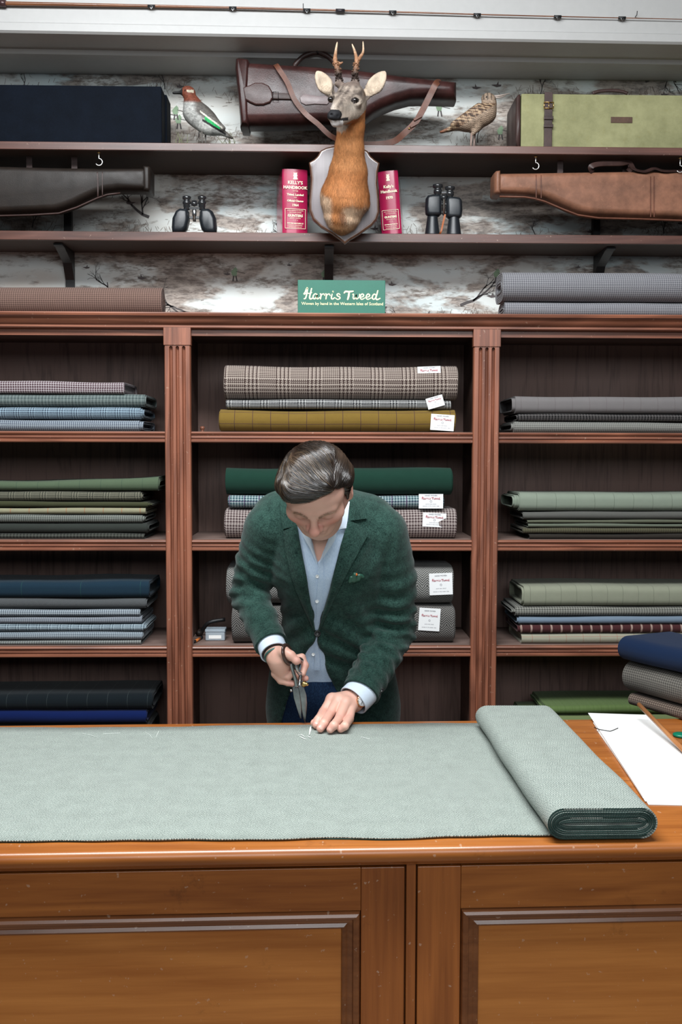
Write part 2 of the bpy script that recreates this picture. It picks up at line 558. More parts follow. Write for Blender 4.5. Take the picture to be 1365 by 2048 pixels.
m_wp = wallpaper()
wall = MB().box(-4.2, 4.2, YW, YW + .12, 0, 3.8).build('wall_back', m_wp); tag(wall, kind='structure')
floor = MB().box(-4.2, 4.2, -3.2, YW + .12, -.06, 0).build('floor', wood('floor_boards', (.10, .07, .05), (.24, .17, .12), 'X', .8, .5)); tag(floor, kind='structure')
ceil = MB().box(-4.2, 4.2, -3.2, YW + .12, 3.8, 3.9).build('ceiling', m_white); tag(ceil, kind='structure')

# painted boxed beam over the shelves, very slightly out of square with the wall
bz = W(650, 152, YW).z
MBm = Matrix.Rotation(math.radians(.75), 4, 'Z')
prof = [(3.385, 3.8), (3.385, bz + .035), (3.378, bz + .030), (3.378, bz + .006), (3.386, bz), (3.52, bz + .002), (3.525, bz - .012), (3.60, bz - .012),
        (3.61, bz - .006), (3.80, bz - .002), (3.80, 3.8)]
beam = MB().prism(prof, -4.0, 4.0).build('trim_1', m_white); tag(beam, kind='structure')
beam.data.transform(MBm)


def flat_poly(mb, pts, y, t=.0004):
    n = len(pts); vs = [(x, y, z) for x, z in pts] + [(x, y + t, z) for x, z in pts]
    mb.add(vs, [tuple(range(n)), tuple(range(n, 2 * n))[::-1]] + [(i, (i + 1) % n, n + (i + 1) % n, n + i) for i in range(n)])


def ribbon(mb, pts, ws, y):
    """flat printed line in the plane y"""
    n = len(pts); L = []; R_ = []
    for i, p in enumerate(pts):
        a = pts[max(i - 1, 0)]; b = pts[min(i + 1, n - 1)]; dx, dz = b[0] - a[0], b[1] - a[1]; l = math.hypot(dx, dz) or 1
        w_ = ws[i] if hasattr(ws, '__len__') else ws
        L.append((p[0] - dz / l * w_ / 2, y, p[1] + dx / l * w_ / 2)); R_.append((p[0] + dz / l * w_ / 2, y, p[1] - dx / l * w_ / 2))
    mb.add(L + R_, [(i, n + i, n + i + 1, i + 1) for i in range(n - 1)])


# printed bare trees, ground lines, birds and figures of the paper
rnd = random.Random(5)
tr = MB(); tw = MB(); bird = MB(); green = MB()


def ptree(x, z, a, L, w_, d, y):
    pts = [(x, z)]; n = 4
    for i in range(n):
        a += rnd.uniform(-.28, .28); x += math.cos(a) * L / n; z += math.sin(a) * L / n; pts.append((x, z))
    ribbon(tr, pts, [w_ * (1 - .4 * i / n) for i in range(n + 1)], y)
    if d > 0:
        for k in range(rnd.choice((2, 2, 3))):
            i = rnd.randint(1, n); ptree(pts[i][0], pts[i][1], a + rnd.uniform(-1.0, 1.0), L * rnd.uniform(.5, .8), w_ * .58, d - 1, y)


YP = YW - .0012
for gx in np.arange(-2.0, 2.0, .46):
    for gi, gz in enumerate((1.95, 2.10, 2.42, 2.78, 2.92)):
        x = gx + (gi % 2) * .23 + rnd.uniform(-.07, .07); z = gz + rnd.uniform(-.03, .03)
        k = rnd.random()
        if k < .6: ptree(x, z, math.pi / 2 + rnd.uniform(-.25, .25), .05, .0045, 4, YP)
        else: ptree(x, z + .05, rnd.choice((2.75, .4)), .10, .011, 5, YP)
        # reeds on a ground line
        for j in range(54):
            a = rnd.gauss(0, .075); b = rnd.gauss(0, .014); h_ = rnd.uniform(.008, .024)
            ribbon(tw, [(x + a, z + b), (x + a + rnd.uniform(-.012, .012), z + b + h_)], .0012, YP)
for j in range(500):                                     # short ground strokes of the drawing
    x = rnd.uniform(-1.6, 1.7); z = rnd.choice((1.97, 2.05, 2.2, 2.33, 2.45, 2.6, 2.75, 2.9)) + rnd.gauss(0, .022); L_ = rnd.uniform(.006, .03); s_ = rnd.uniform(-.25, .25)
    ribbon(tw, [(x, z), (x + L_ * .5, z + L_ * s_ * .6), (x + L_, z + L_ * s_)], rnd.uniform(.0008, .0018), YP)
for j in range(60):                                      # flying and feeding birds
    x = rnd.uniform(-1.5, 1.6); z = rnd.uniform(1.98, 3.0); s_ = rnd.uniform(.007, .013); sg = rnd.choice((-1, 1))
    flat_poly(bird, [(x - 1.6 * s_ * sg, z + .2 * s_), (x, z + .35 * s_), (x + .5 * s_ * sg, z + 1.3 * s_), (x + .55 * s_ * sg, z + .3 * s_), (x + 1.4 * s_ * sg, z + .3 * s_), (x + 1.2 * s_ * sg, z - .2 * s_), (x, z - .45 * s_)], YP - .0004)
for j, (px_, py_) in enumerate([(352, 222), (880, 215), (358, 240), (650, 548), (1002, 262), (470, 545), (995, 548), (335, 230)]):   # small hunters in green coats
    p = W(px_, py_, YP)
    flat_poly(green, [(p.x - .009, p.z - .012), (p.x + .006, p.z - .012), (p.x + .010, p.z + .010), (p.x + .003, p.z + .020), (p.x - .006, p.z + .012), (p.x - .014, p.z + .002)], YP - .0004)
    ribbon(tr, [(p.x - .004, p.z - .012), (p.x - .007, p.z - .032)], .005, YP - .0005); ribbon(tr, [(p.x + .004, p.z - .012), (p.x + .008, p.z - .032)], .005, YP - .0005)
    ribbon(tr, [(p.x + .004, p.z + .004), (p.x + .038, p.z - .003)], .0016, YP - .0006)
for nm, mb, c in (('printed_trees', tr, (.085, .075, .075)), ('printed_reeds', tw, (.20, .15, .12)), ('printed_birds', bird, (.12, .10, .10)), ('printed_hunters', green, (.24, .34, .22))):
    o = mb.build(nm, flat(nm + '_ink', c, .8), wall); tag(o, kind='stuff')

# ================================================================== BOOKCASE
XL = W(331, 900, YC).x; XL2 = W(384, 900, YC).x; XR = W(944.5, 900, YC).x; XR2 = W(997.5, 900, YC).x
bay = XR - XL2; pw = XL2 - XL
posts = [(XL - bay - pw, XL - bay), (XL, XL2), (XR, XR2), (XR2 + bay, XR2 + bay + pw)]
zt = W(650, 626, YC - .045).z          # top of the cornice
zs = [W(650, y, YC).z for y in (863.5, 1079.5, 1291.5)]; zs.append(W(650, 1505, YC).z)
ze = W(650, 886, YC).z; sth = zs[0] - ze
case = thing('bookcase', (0, YC + .2, 0), 'reddish wooden shop bookcase with fluted pilasters filled with folded tweeds', 'bookcase')
YB = 3.69
x0c, x1c = posts[0][0], posts[3][1]
zf = W(650, 657, YC).z
# cornice
cz = lambda y: W(650, y, YC - .03).z
pr = [(YC - .048, zt), (YC - .050, zt - .004), (YC - .048, zt - .011), (YC - .040, zt - .014), (YC - .036, zt - .018), (YC - .034, zt - .024), (YC - .026, zt - .034), (YC - .016, zt - .040),
      (YC - .016, zt - .046), (YC - .010, zf + .010), (YC - .020, zf + .006), (YC - .020, zf - .001), (YC - .012, zf - .005), (YC + .02, zf - .005), (YC + .02, zt - .02), (YB + .015, zt - .02), (YB + .015, zt)]
smooth_angle(MB().prism(pr, x0c - .03, x1c + .03).build('cornice', m_cab, case), 30)
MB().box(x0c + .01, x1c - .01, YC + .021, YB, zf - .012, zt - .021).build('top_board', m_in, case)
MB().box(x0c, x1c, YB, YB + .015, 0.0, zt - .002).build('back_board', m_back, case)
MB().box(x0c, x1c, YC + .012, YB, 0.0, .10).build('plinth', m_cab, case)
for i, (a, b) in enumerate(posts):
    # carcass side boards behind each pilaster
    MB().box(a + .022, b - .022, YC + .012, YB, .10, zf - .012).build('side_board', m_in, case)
    zb = W(650, 693, YC).z
    bevel(MB().box(a - .001, b + .001, YC - .019, YC + .012, zb, zf - .001).build('pilaster_block', m_cabz, case), .0015)
    wd = b - a; gw = .0105; P = [(a + .001, YC + .012), (a + .001, YC - .012), (a + .004, YC - .016)]; gcs = [a + wd * f for f in (.26, .5, .74)]
    for g in gcs:
        P += [(g - gw / 2 - .001, YC - .016), (g - gw / 2, YC - .015)] + [(g - gw / 2 * math.cos(t), YC - .013 + .010 * math.sin(t)) for t in (.3, .8, 1.2, 1.57, 1.94, 2.34, 2.84)] + [(g + gw / 2, YC - .015), (g + gw / 2 + .001, YC - .016)]
    P += [(b - .004, YC - .016), (b - .001, YC - .012), (b - .001, YC + .012)]
    sh = MB().prismz(P, 0, zb)
    for g in gcs:                                        # rounded heads of the flutes
        r = gw / 2; arc = [(g + r * math.cos(t), zb - .002 - r + r * math.sin(t)) for t in np.linspace(math.pi, 0, 9)]
        for s_ in (-1, 1):
            hf = [p for p in arc if (p[0] - g) * s_ >= -1e-6]; corner = (g + s_ * r, zb)
            poly = hf + [(g, zb)] if False else hf
            poly = sorted(poly, key=lambda p: -abs(p[0] - g)) + [(g, zb), corner]
            flat_poly(sh, poly, YC - .0158, .010)
    smooth_angle(sh.build('pilaster', m_cabz, case), 28)
ep = lambda z: [(YC - .002, z - .001), (YC - .006, z - .002), (YC - .009, z - .006), (YC - .006, z - .011), (YC - .002, z - .0125), (YC - .002, z - .014), (YC - .005, z - .016),
                (YC - .0055, z - .021), (YC - .003, z - .0235), (YC - .0005, z - .025), (YC - .002, z - .027), (YC - .007, z - .029), (YC - .007, z - sth + .003), (YC - .004, z - sth), (YC + .010, z - sth), (YC + .010, z - .001)]
for i in range(3):
    a, b = posts[i][1], posts[i + 1][0]
    MB().box(a, b, YC + .002, YC + .016, zf - .026, zf - .006).build('top_rail', m_cab, case)
    for z in zs:
        MB().box(a - .02, b + .02, YC + .010, YB, z - .022, z).build('shelf', m_dust, case)
        smooth_angle(MB().prism(ep(z), a - .001, b + .001).build('shelf_edge', m_cab, case), 30)

# ================================================================== FOLDED CLOTHS
def section(d, t, n=36, r=None):
    """rounded rectangle, (y from front, z from bottom), starting mid-front going up"""
    r = min(t * .49, d * .49) if r is None else min(r, t * .495, d * .49)
    segs = []; c = max(4, n // 6)
    for (cy, cz_, a0) in ((r, t - r, math.pi), (d - r, t - r, math.pi / 2), (d - r, r, 0), (r, r, -math.pi / 2)):
        for k in range(c + 1):
            a = a0 - k / c * math.pi / 2; segs.append((cy + r * math.cos(a), cz_ + r * math.sin(a)))
    out = [(0, t / 2)]
    for i, s_ in enumerate(segs):
        out.append(s_)
        if i == c:  # top run
            for k in range(1, 4): out.append((r + (d - 2 * r) * k / 4, t))
        if i == 3 * c + 2 - 1 + 0: pass
    return out


def bolt_mesh(x0, x1, yf, d, z0, t, seed=0, r=None, layers=3, wob=.0016, fray=.012, cap0=True, cap1=True, M=None, lth=.0022, bow=0.0, frontfold=0, uvo=0):
    rn = random.Random(seed); sec = section(d, t, 36, r); n = len(sec)
    nx = max(12, int((x1 - x0) / .035)); ph = [rn.uniform(0, 6.28) for _ in range(9)]
    cy, cz_ = d / 2, t / 2
    def inset(p, a):
        fy = max(0, 1 - a / (d / 2)); fz = max(.02, 1 - a / (t / 2)); return (cy + (p[0] - cy) * fy, cz_ + (p[1] - cz_) * fz)
    vs = []; uvs = []; arc = [0]
    for i in range(n): 
        a, b = sec[i], sec[(i + 1) % n]; arc.append(arc[-1] + math.hypot(a[0] - b[0], a[1] - b[1]))
    def ring(x, ins, jit=0, uoff=0):
        base = len(vs); xr = x - x0; e = jit
        for i in range(n + 1):
            p = inset(sec[i % n], ins); th = arc[i % n] / arc[n] * 6.283
            wy = wob * (math.sin(xr * 9 + ph[0]) + .6 * math.sin(xr * 23 + ph[1] + th)) * (1 - .3 * (ins > 0))
            topw = wob * (math.sin(xr * 7 + ph[2]) + .7 * math.sin(xr * 17 + ph[3] + 2 * p[0] / d) - 1.75) * (p[1] / t)
            sag = bow * ((xr / (x1 - x0)) ** 6) * (p[1] / t)
            jx = e * (math.sin(th * 3 + ph[4]) + math.sin(th * 7 + ph[5]) * .6)
            vs.append((x + jx, yf + p[0] + wy, z0 + max(p[1] + topw + sag, 0) ))
            uvs.append((x + uoff, arc[i]))
        return base
    rings = []
    def endcap(x, s_):
        out = []
        a = 0; L = layers
        for k in range(L):
            ex = x + s_ * (rn.uniform(-.2, 1) * fray * (k / max(1, L - 1)) + (rn.uniform(-.3, .3) * fray * .3))
            if a + lth > min(d, t) / 2 - .001: break
            out += [(ex, a + (.0003 if k else 0), .0006), (ex, a + lth, .0008)]
            a += lth
            out += [(min(ex, x) - .009 * 1 if s_ > 0 else max(ex, x) + .009, a, 0), (min(ex, x) - .009 if s_ > 0 else max(ex, x) + .009, a + lth * .45, 0)]
            a += lth * .45
        return out
    seq = []
    e0 = endcap(x0, -1) if cap0 else [(x0, 0, 0)]
    e1 = endcap(x1, 1) if cap1 else [(x1, 0, 0)]
    for e in reversed(e0): seq.append(e)
    for k in range(1, nx): seq.append((x0 + (x1 - x0) * k / nx, 0, 0))
    seq += e1
    for (x, a, j) in seq: rings.append(ring(x, a, j))
    fs = []
    for a, b in zip(rings[:-1], rings[1:]):
        for i in range(n): fs.append((a + i, b + i, b + i + 1, a + i + 1))
    # seam kept open in index space only, closed in place; end caps
    fs.append(tuple(rings[0] + i for i in range(n))); fs.append(tuple(rings[-1] + i for i in range(n))[::-1])
    me = bpy.data.meshes.new('cloth'); 
    V_ = [M @ Vector(p) for p in vs] if M is not None else vs
    me.from_pydata([tuple(p) for p in V_], [], fs); me.update()
    uv = me.uv_layers.new(name='UVMap'); li = np.zeros(len(me.loops), np.int32); me.loops.foreach_get('vertex_index', li)
    uv.data.foreach_set('uv', (np.array(uvs, np.float32)[li] + uvo).ravel()); me.shade_smooth()
    try: me.set_sharp_from_angle(angle=math.radians(60))
    except Exception: pass
    return me


# ---- lettering drawn as flat strokes
LET = {}
def strokes_tweed():
    S = [  # in photo-crop pixels, x right, y down, width
        ([(350, 1064), (360, 1052), (372, 1024), (378, 1020), (374, 1060), (364, 1098), (352, 1104)], 12),
        ([(352, 1070), (372, 1060), (396, 1062), (414, 1054)], 8),
        ([(412, 1022), (404, 1056), (396, 1092), (404, 1106), (424, 1096)], 12),
        ([(456, 1070), (442, 1064), (428, 1076), (424, 1096), (436, 1104), (452, 1090), (458, 1068), (454, 1096), (462, 1105), (476, 1094)], 11),
        ([(482, 1064), (488, 1072), (484, 1106)], 11), ([(486, 1084), (498, 1068), (512, 1066), (518, 1078)], 9),
        ([(526, 1064), (532, 1072), (528, 1106)], 11), ([(530, 1084), (542, 1068), (556, 1066), (562, 1078)], 9),
        ([(578, 1066), (572, 1096), (582, 1105), (598, 1094)], 11), ([(584, 1044), (586, 1048)], 12),
        ([(642, 1072), (632, 1062), (618, 1068), (622, 1080), (640, 1090), (640, 1102), (622, 1108), (606, 1098)], 10),
        ([(676, 1056), (688, 1044), (712, 1046), (748, 1042)], 14), ([(716, 1048), (712, 1080), (704, 1108)], 15),
        ([(744, 1068), (752, 1066), (748, 1094), (756, 1104), (770, 1088), (774, 1068), (771, 1094), (780, 1104), (796, 1088), (800, 1066)], 10),
        ([(808, 1090), (828, 1084), (834, 1072), (822, 1063), (808, 1076), (806, 1096), (820, 1106), (844, 1094)], 10),
        ([(856, 1090), (876, 1084), (882, 1072), (870, 1063), (856, 1076), (854, 1096), (868, 1106), (894, 1094)], 10),
        ([(934, 1072), (920, 1064), (906, 1078), (904, 1098), (918, 1105), (932, 1090)], 11),
        ([(948, 1036), (940, 1066), (932, 1094), (942, 1108), (966, 1098)], 12)]
    out = []
    for pts, w_ in S:
        c = catmull([(p[0], -p[1], 0) for p in pts], 5)
        out.append(([((q.x - 350) / 616, (q.y + 1110) / 616) for q in c], w_ / 616))
    return out


SWT = strokes_tweed()


def tweed_lettering(mb, M, width):
    """M maps local (x right, y out, z up)"""
    for pts, w_ in SWT:
        sub = MB(); n = len(pts); ws = [w_ * width * (.75 + .25 * math.sin(math.pi * min(1, (i + .8) / n))) for i in range(n)]
        yo_ = -.00012 * (SWT.index((pts, w_)) % 7); ribbon(sub, [(p[0] * width, p[1] * width) for p in pts], ws, yo_)
        for e in (0, n - 1):
            c = pts[e]; r = ws[e] / 2
            k = len(sub.v); sub.v += [(c[0] * width + r * math.cos(a), yo_ - .00004, c[1] * width + r * math.sin(a)) for a in np.linspace(0, 5.5, 8)]; sub.f.append(tuple(range(k, k + 8)))
        mb.add([M @ Vector(p) for p in sub.v], sub.f)


def text_mesh(mb, s, size, M, align='CENTER', shear=0, bold=0.0, space=1.0):
    c = bpy.data.curves.new('t', 'FONT'); c.body = s; c.size = size; c.align_x = align; c.shear = shear; c.offset = bold; c.resolution_u = 2
    c.space_character = space
    o = bpy.data.objects.new('t', c); COL.objects.link(o)
    bpy.context.view_layer.update()
    me = o.to_mesh(); vs = [M @ Vector((v.co.x, 0, v.co.y)) for v in me.vertices]; fs = [tuple(p.vertices) for p in me.polygons]
    o.to_mesh_clear(); bpy.data.objects.remove(o); bpy.data.curves.remove(c)
    mb.add(vs, fs)


def Mloc(x, y, z, tilt=0, lean=0):
    return Matrix.Translation((x, y, z)) @ Matrix.Rotation(lean, 4, 'X') @ Matrix.Rotation(tilt, 4, 'Y')


def cloth_label(parent, quad, Y, lines=4):
    """woven label: px rectangle (x0,x1,y0,y1,tilt)"""
    x0, x1, y0, y1, tilt = quad; c = W((x0 + x1) / 2, (y0 + y1) / 2, Y); w_ = (x1 - x0) / F * Y; h_ = (y1 - y0) / F * Y
    M = Mloc(c.x, Y, c.z, tilt)
    mb = MB(); n = 8
    for s_ in (0, 1):
        mb.v += [tuple(M @ Vector((w_ * (i / n - .5), s_ * .0006 - .0008 * math.sin(i / n * 3.14), h_ * (j - .5)))) for j in (0, 1) for i in range(n + 1)]
    k = 2 * (n + 1)
    for i in range(n):
        mb.f.append((i, i + 1, n + 2 + i, n + 1 + i)); mb.f.append((k + i, k + n + 1 + i, k + n + 2 + i, k + i + 1))
        mb.f.append((i, k + i, k + i + 1, i + 1)); mb.f.append((n + 1 + i, n + 2 + i, k + n + 2 + i, k + n + 1 + i))
    lab = mb.build('cloth_label', m_label, parent)
    pr_ = MB(); M2 = M @ Matrix.Translation((-w_ * .38, -.0016, h_ * .13)); tweed_lettering(pr_, M2, w_ * .76)
    pr_.build('label_lettering', m_red, lab)
    g = MB()
    text_mesh(g, 'HAND WOVEN', w_ * .075, M @ Matrix.Translation((0, -.0016, h_ * .36)), bold=.0001)
    text_mesh(g, 'O', w_ * .13, M @ Matrix.Translation((0, -.0016, -h_ * .08)))
    for j, s_ in enumerate(['pure new wool', 'woven in the outer isles'][:max(0, lines - 2)]):
        text_mesh(g, s_, w_ * .07, M @ Matrix.Translation((0, -.0016, -h_ * (.22 + .14 * j))))
    tag(g.build('label_small_print', m_ink, lab), kind='stuff')
    return lab


def px2m(dy, Y=3.37): return dy / F * Y


BOLTS = {}
def stack(shelf_z, items, side, group, yf=3.352, where=''):
    """items bottom up: (px_end0, px_end1, y_top, y_bottom, material, label, opts)"""
    z = shelf_z + .001
    for k, it in enumerate(items):
        xa, xb, ya, yb, mat, lab, op = it
        t = px2m(yb - ya) ; yy = yf + op.get('dy', 0); d = op.get('d', .235)
        X0 = W(xa, 1000, yy).x if xa is not None else posts[0][1] + .02 + .008 * (k % 3)
        X1 = W(xb, 1000, yy).x if xb is not None else posts[3][0] - .02 - .008 * (k % 3)
        seed = abs(hash((ya, yb, side))) % 9999 if False else int(ya * 7 + yb * 13)
        me = bolt_mesh(X0, X1, yy, d, 0, t, seed, op.get('r'), op.get('layers', 4), op.get('wob', .0012), op.get('fray', .008), bow=op.get('bow', 0), lth=op.get('lth', .0022))
        o = link('folded_cloth', me, mat); o.location = (0, 0, z); OFF[o.name] = Vector((0, 0, z))
        tag(o, lab, 'cloth', group)
        rebase2(o, ((X0 + X1) / 2, yy + d / 2))
        for q_ in op.get('labels', ()):
            cloth_label(o, q_, yy - .0035 + op.get('ldy', 0))
        z += t + .0007
        BOLTS[lab] = o
    return z


def rebase2(o, xy):
    v = Vector((xy[0], xy[1], 0)); o.data.transform(Matrix.Translation(-v)); o.location += v; OFF[o.name] = o.location.copy()


B = weave
stack(zs[0], [
    (441, 910, 816, 861, B('mustard_windowpane', 'plain', (.21, .13, .028), (.32, .205, .045), C=(.075, .035, .045), P=.0605, lw=.0022, P2=.068, fleck=.35), 'mustard yellow tweed bolt with dark windowpane check, bottom of upper middle shelf', dict(d=.25, labels=[(862, 909, 829, 861, .06)], wob=.002)),
    (453, 901, 796, 815, B('small_black_glen', 'glen', (.50, .50, .49), (.035, .035, .04), .0013, glen=24), 'thin black and white checked bolt between the mustard and the fat brown glen bolt', dict(d=.22, labels=[(854, 888, 793, 815, -.28)], dy=.01, layers=2)),
    (450, 914, 728, 796, B('brown_glen', 'glen', (.52, .44, .38), (.075, .045, .04), .00165, glen=32), 'fat brown and cream glen check bolt on top in the upper middle shelf', dict(d=.25, r=.052, labels=[(836, 882, 733, 759, -.04)], ldy=.012, wob=.002)),
], 'c', 'tweed bolts on the upper middle shelf')
stack(zs[1], [
    (451, 914, 1016, 1077, B('brown_houndstooth', 'hound', (.52, .45, .42), (.075, .04, .045), .00122), 'brown and cream houndstooth bolt behind the man, bottom of its stack', dict(d=.25, r=.045, labels=[(846, 893, 1026, 1054, .05)], ldy=.004, wob=.002)),
    (458, 888, 990, 1016, B('teal_houndstooth', 'hound', (.46, .56, .57), (.012, .075, .10), .00120, C=(.10, .03, .12), P=.05, lw=.003), 'teal and white houndstooth bolt between brown houndstooth and plain green', dict(d=.22, labels=[(838, 887, 988, 1017, .0)], dy=.008)),
    (452, 904, 933, 988, B('forest_green_wool', 'plain', (.008, .040, .026), (.022, .075, .052), fleck=.35), 'plain forest green wool roll behind the man\'s head, top of its stack', dict(d=.2, r=.042, wob=.002)),
], 'c', 'tweed bolts on the shelf behind the man\'s head')
stack(zs[2], [
    (465, 911, 1208, 1287, B('dark_grey_herringbone', 'herring', (.26, .25, .235), (.045, .042, .04), .0021, P=.034), 'dark grey herringbone bolt behind the man\'s elbow, resting on the shelf', dict(d=.26, r=.05, labels=[(838, 881, 1216, 1262, .06)], wob=.002)),
    (455, 908, 1128, 1207, B('pale_grey_herringbone', 'herring', (.40, .40, .38), (.09, .09, .085), .0021, P=.034), 'paler grey herringbone bolt lying on the dark herringbone bolt behind the man', dict(d=.26, r=.05, labels=[(859, 906, 1146, 1190, -.04)], wob=.002)),
], 'c', 'herringbone bolts behind the man')
gl = 'folded cloths on the left top shelf'
stack(zs[0], [
    (None, 281, 839, 862, B('blue_houndstooth', 'hound', (.46, .53, .58), (.05, .06, .11), .00085), 'blue and white small houndstooth cloth at the bottom of the upper left stack', dict(fray=.03)),
    (None, 283, 815, 839, B('blue_glen', 'glen', (.38, .52, .62), (.04, .055, .09), .0010, glen=24), 'light blue glen check cloth, second from bottom of the upper left stack', dict(fray=.03)),
    (None, 290, 790, 815, B('grey_green_check', 'check', (.22, .27, .26), (.10, .135, .135), .0014, C=(.05, .06, .06), P=.02, lw=.001), 'grey green checked cloth under the red and white houndstooth, upper left', dict(fray=.022)),
    (None, 250, 764, 790, B('red_houndstooth', 'hound', (.60, .55, .56), (.07, .015, .03), .0010), 'burgundy and white houndstooth cloth on top of the upper left stack', dict(r=.012, wob=.002, layers=3)),
], 'l', gl)
gl = 'folded cloths on the left second shelf'
stack(zs[1], [
    (None, 288, 1067, 1078, B('charcoal_check', 'check', (.10, .105, .09), (.03, .032, .028), .0014), 'thin charcoal checked cloth at the very bottom of the left green stack', dict(layers=1)),
    (None, 293, 1046, 1066, B('dark_slate_wool', 'plain', (.035, .042, .036), (.055, .062, .055)), 'plain dark slate cloth near the bottom of the left green stack', dict(layers=3)),
    (None, 284, 1028, 1045, B('grey_pinhead_check', 'hound', (.30, .32, .29), (.09, .10, .09), .0009), 'mid grey pinhead check cloth below the cream cloth, left green stack', dict(fray=.02)),
    (None, 291, 1014, 1027, B('cream_orange_pane', 'plain', (.36, .34, .22), (.44, .42, .28), C=(.50, .14, .05), P=.062, lw=.0018, P2=0), 'cream cloth with orange lines in the middle of the left green stack', dict(fray=.004)),
    (None, 296, 1001, 1013, B('dark_olive_wool', 'plain', (.055, .06, .030), (.085, .09, .045)), 'plain dark olive cloth above the cream cloth, left green stack', dict(fray=.02)),
    (None, 281, 980, 1000, B('olive_grey_glen', 'glen', (.25, .24, .18), (.045, .05, .038), .0011, glen=24), 'olive grey glen check cloth with a ticket, second from top, left green stack', dict(fray=.012)),
    (None, 316, 957, 978, B('sage_windowpane', 'plain', (.10, .145, .085), (.145, .20, .125), C=(.06, .10, .07), P=.070, lw=.0014, P2=0), 'sage green windowpane cloth with lifted frayed end, top of the left green stack', dict(bow=.014, fray=.008, wob=.002)),
], 'l', gl)
gl = 'folded cloths on the left third shelf'
stack(zs[2], [
    (None, 280, 1282, 1291, B('grey_line_check', 'check', (.36, .38, .36), (.12, .13, .13), .001), 'thin grey ribbed cloth at the very bottom of the left blue stack', dict(layers=1)),
    (None, 283, 1264, 1281, B('ice_blue_check', 'hound', (.50, .58, .63), (.10, .13, .17), .0008), 'ice blue small check cloth, second from bottom of the left blue stack', dict(fray=.02)),
    (None, 284, 1248, 1263, B('ice_blue_glen', 'glen', (.50, .62, .68), (.10, .14, .18), .0011, glen=16), 'pale blue glen check cloth, third from bottom of the left blue stack', dict(fray=.02)),
    (None, 280, 1233, 1247, B('pale_blue_rib', 'check', (.42, .46, .50), (.10, .11, .15), .0008), 'pale blue and grey ribbed cloth in the middle of the left blue stack', dict(fray=.02)),
    (None, 277, 1217, 1232, B('blue_white_check', 'check', (.55, .63, .68), (.08, .10, .14), .0009), 'blue and white small check cloth under the charcoal fleck cloth, left stack', dict(fray=.015)),
    (None, 290, 1196, 1217, B('charcoal_fleck', 'herring', (.17, .18, .185), (.055, .06, .065), .0012, P=.02), 'charcoal flecked cloth directly under the navy cloth, left blue stack', dict(fray=.012)),
    (None, 296, 1161, 1195, B('ink_navy_wool', 'plain', (.010, .030, .055), (.022, .055, .085), C=(.03, .10, .09), P=.2, lw=.0015, P2=.05), 'thick ink navy cloth on top of the left blue stack', dict(r=.022, fray=.006, wob=.002)),
], 'l', gl)
gl = 'cloths on the lowest left shelf'
zz = stack(zs[3], [
    (None, 290, 1448, 1503, B('black_wool', 'plain', (.012, .012, .014), (.02, .02, .023)), 'black cloth under the royal blue cloth on the lowest left shelf', dict()),
    (None, 288, 1420, 1447, B('royal_blue_wool', 'plain', (.004, .014, .09), (.007, .022, .13)), 'royal blue cloth on the lowest left shelf just above the counter', dict(fray=.006)),
    (None, 300, 1386, 1419, B('black_windowpane', 'plain', (.007, .012, .016), (.013, .020, .025), C=(.07, .09, .09), P=.068, lw=.001, P2=0), 'near-black windowpane cloth on top of the royal blue cloth', dict(fray=.006)),
], 'l', gl)
gr = 'folded cloths on the right top shelf'
stack(zs[0], [
    (1028, None, 841, 863, B('light_grey_check', 'check', (.36, .36, .33), (.14, .14, .13), .0008), 'light grey small check cloth at the bottom of the upper right stack', dict(fray=.02)),
    (1036, None, 825, 840, B('charcoal_grid', 'check', (.055, .05, .05), (.02, .02, .02), .0012, C=(.28, .26, .25), P=.0105, lw=.001), 'thin charcoal grid cloth between two grey cloths, upper right stack', dict(fray=.008, layers=2)),
    (1030, None, 789, 824, B('taupe_grey_wool', 'plain', (.22, .205, .205), (.28, .262, .26), C=(.16, .13, .13), P=.058, lw=.0012, P2=0), 'smooth taupe grey cloth on top of the upper right stack', dict(fray=.02, r=.022)),
], 'r', gr)
gr = 'folded cloths on the right second shelf'
stack(zs[1], [
    (1060, None, 1069, 1080, B('dark_brown_wool', 'plain', (.03, .025, .02), (.05, .042, .035)), 'thin dark brown cloth at the very bottom of the right green stack', dict(layers=1)),
    (1048, None, 1056, 1068, B('moss_brown_wool', 'hound', (.13, .125, .075), (.07, .062, .04), .001), 'moss brown cloth, second from bottom of the right green stack', dict(fray=.012, layers=2)),
    (1058, None, 1048, 1056, B('grey_green_wool', 'plain', (.15, .175, .13), (.20, .225, .17)), 'lower thin grey green cloth in the right green stack', dict(layers=1)),
    (1056, None, 1040, 1047, B('olive_drab_wool', 'plain', (.13, .14, .095), (.175, .185, .13)), 'upper thin olive drab cloth in the right green stack', dict(layers=1)),
    (1048, None, 1024, 1040, B('warm_grey_wool', 'plain', (.12, .12, .11), (.17, .17, .155)), 'warm grey cloth directly under the pale green windowpane, right green stack', dict(fray=.008, layers=2)),
    (1040, None, 986, 1023, B('mint_windowpane', 'plain', (.29, .345, .27), (.36, .42, .335), C=(.09, .11, .08), P=.066, lw=.0011, P2=.5, Dc=None), 'pale green double windowpane cloth with ragged end, top of the right green stack', dict(fray=.028, r=.024, layers=5)),
], 'r', gr)
gr = 'folded cloths on the right third shelf'
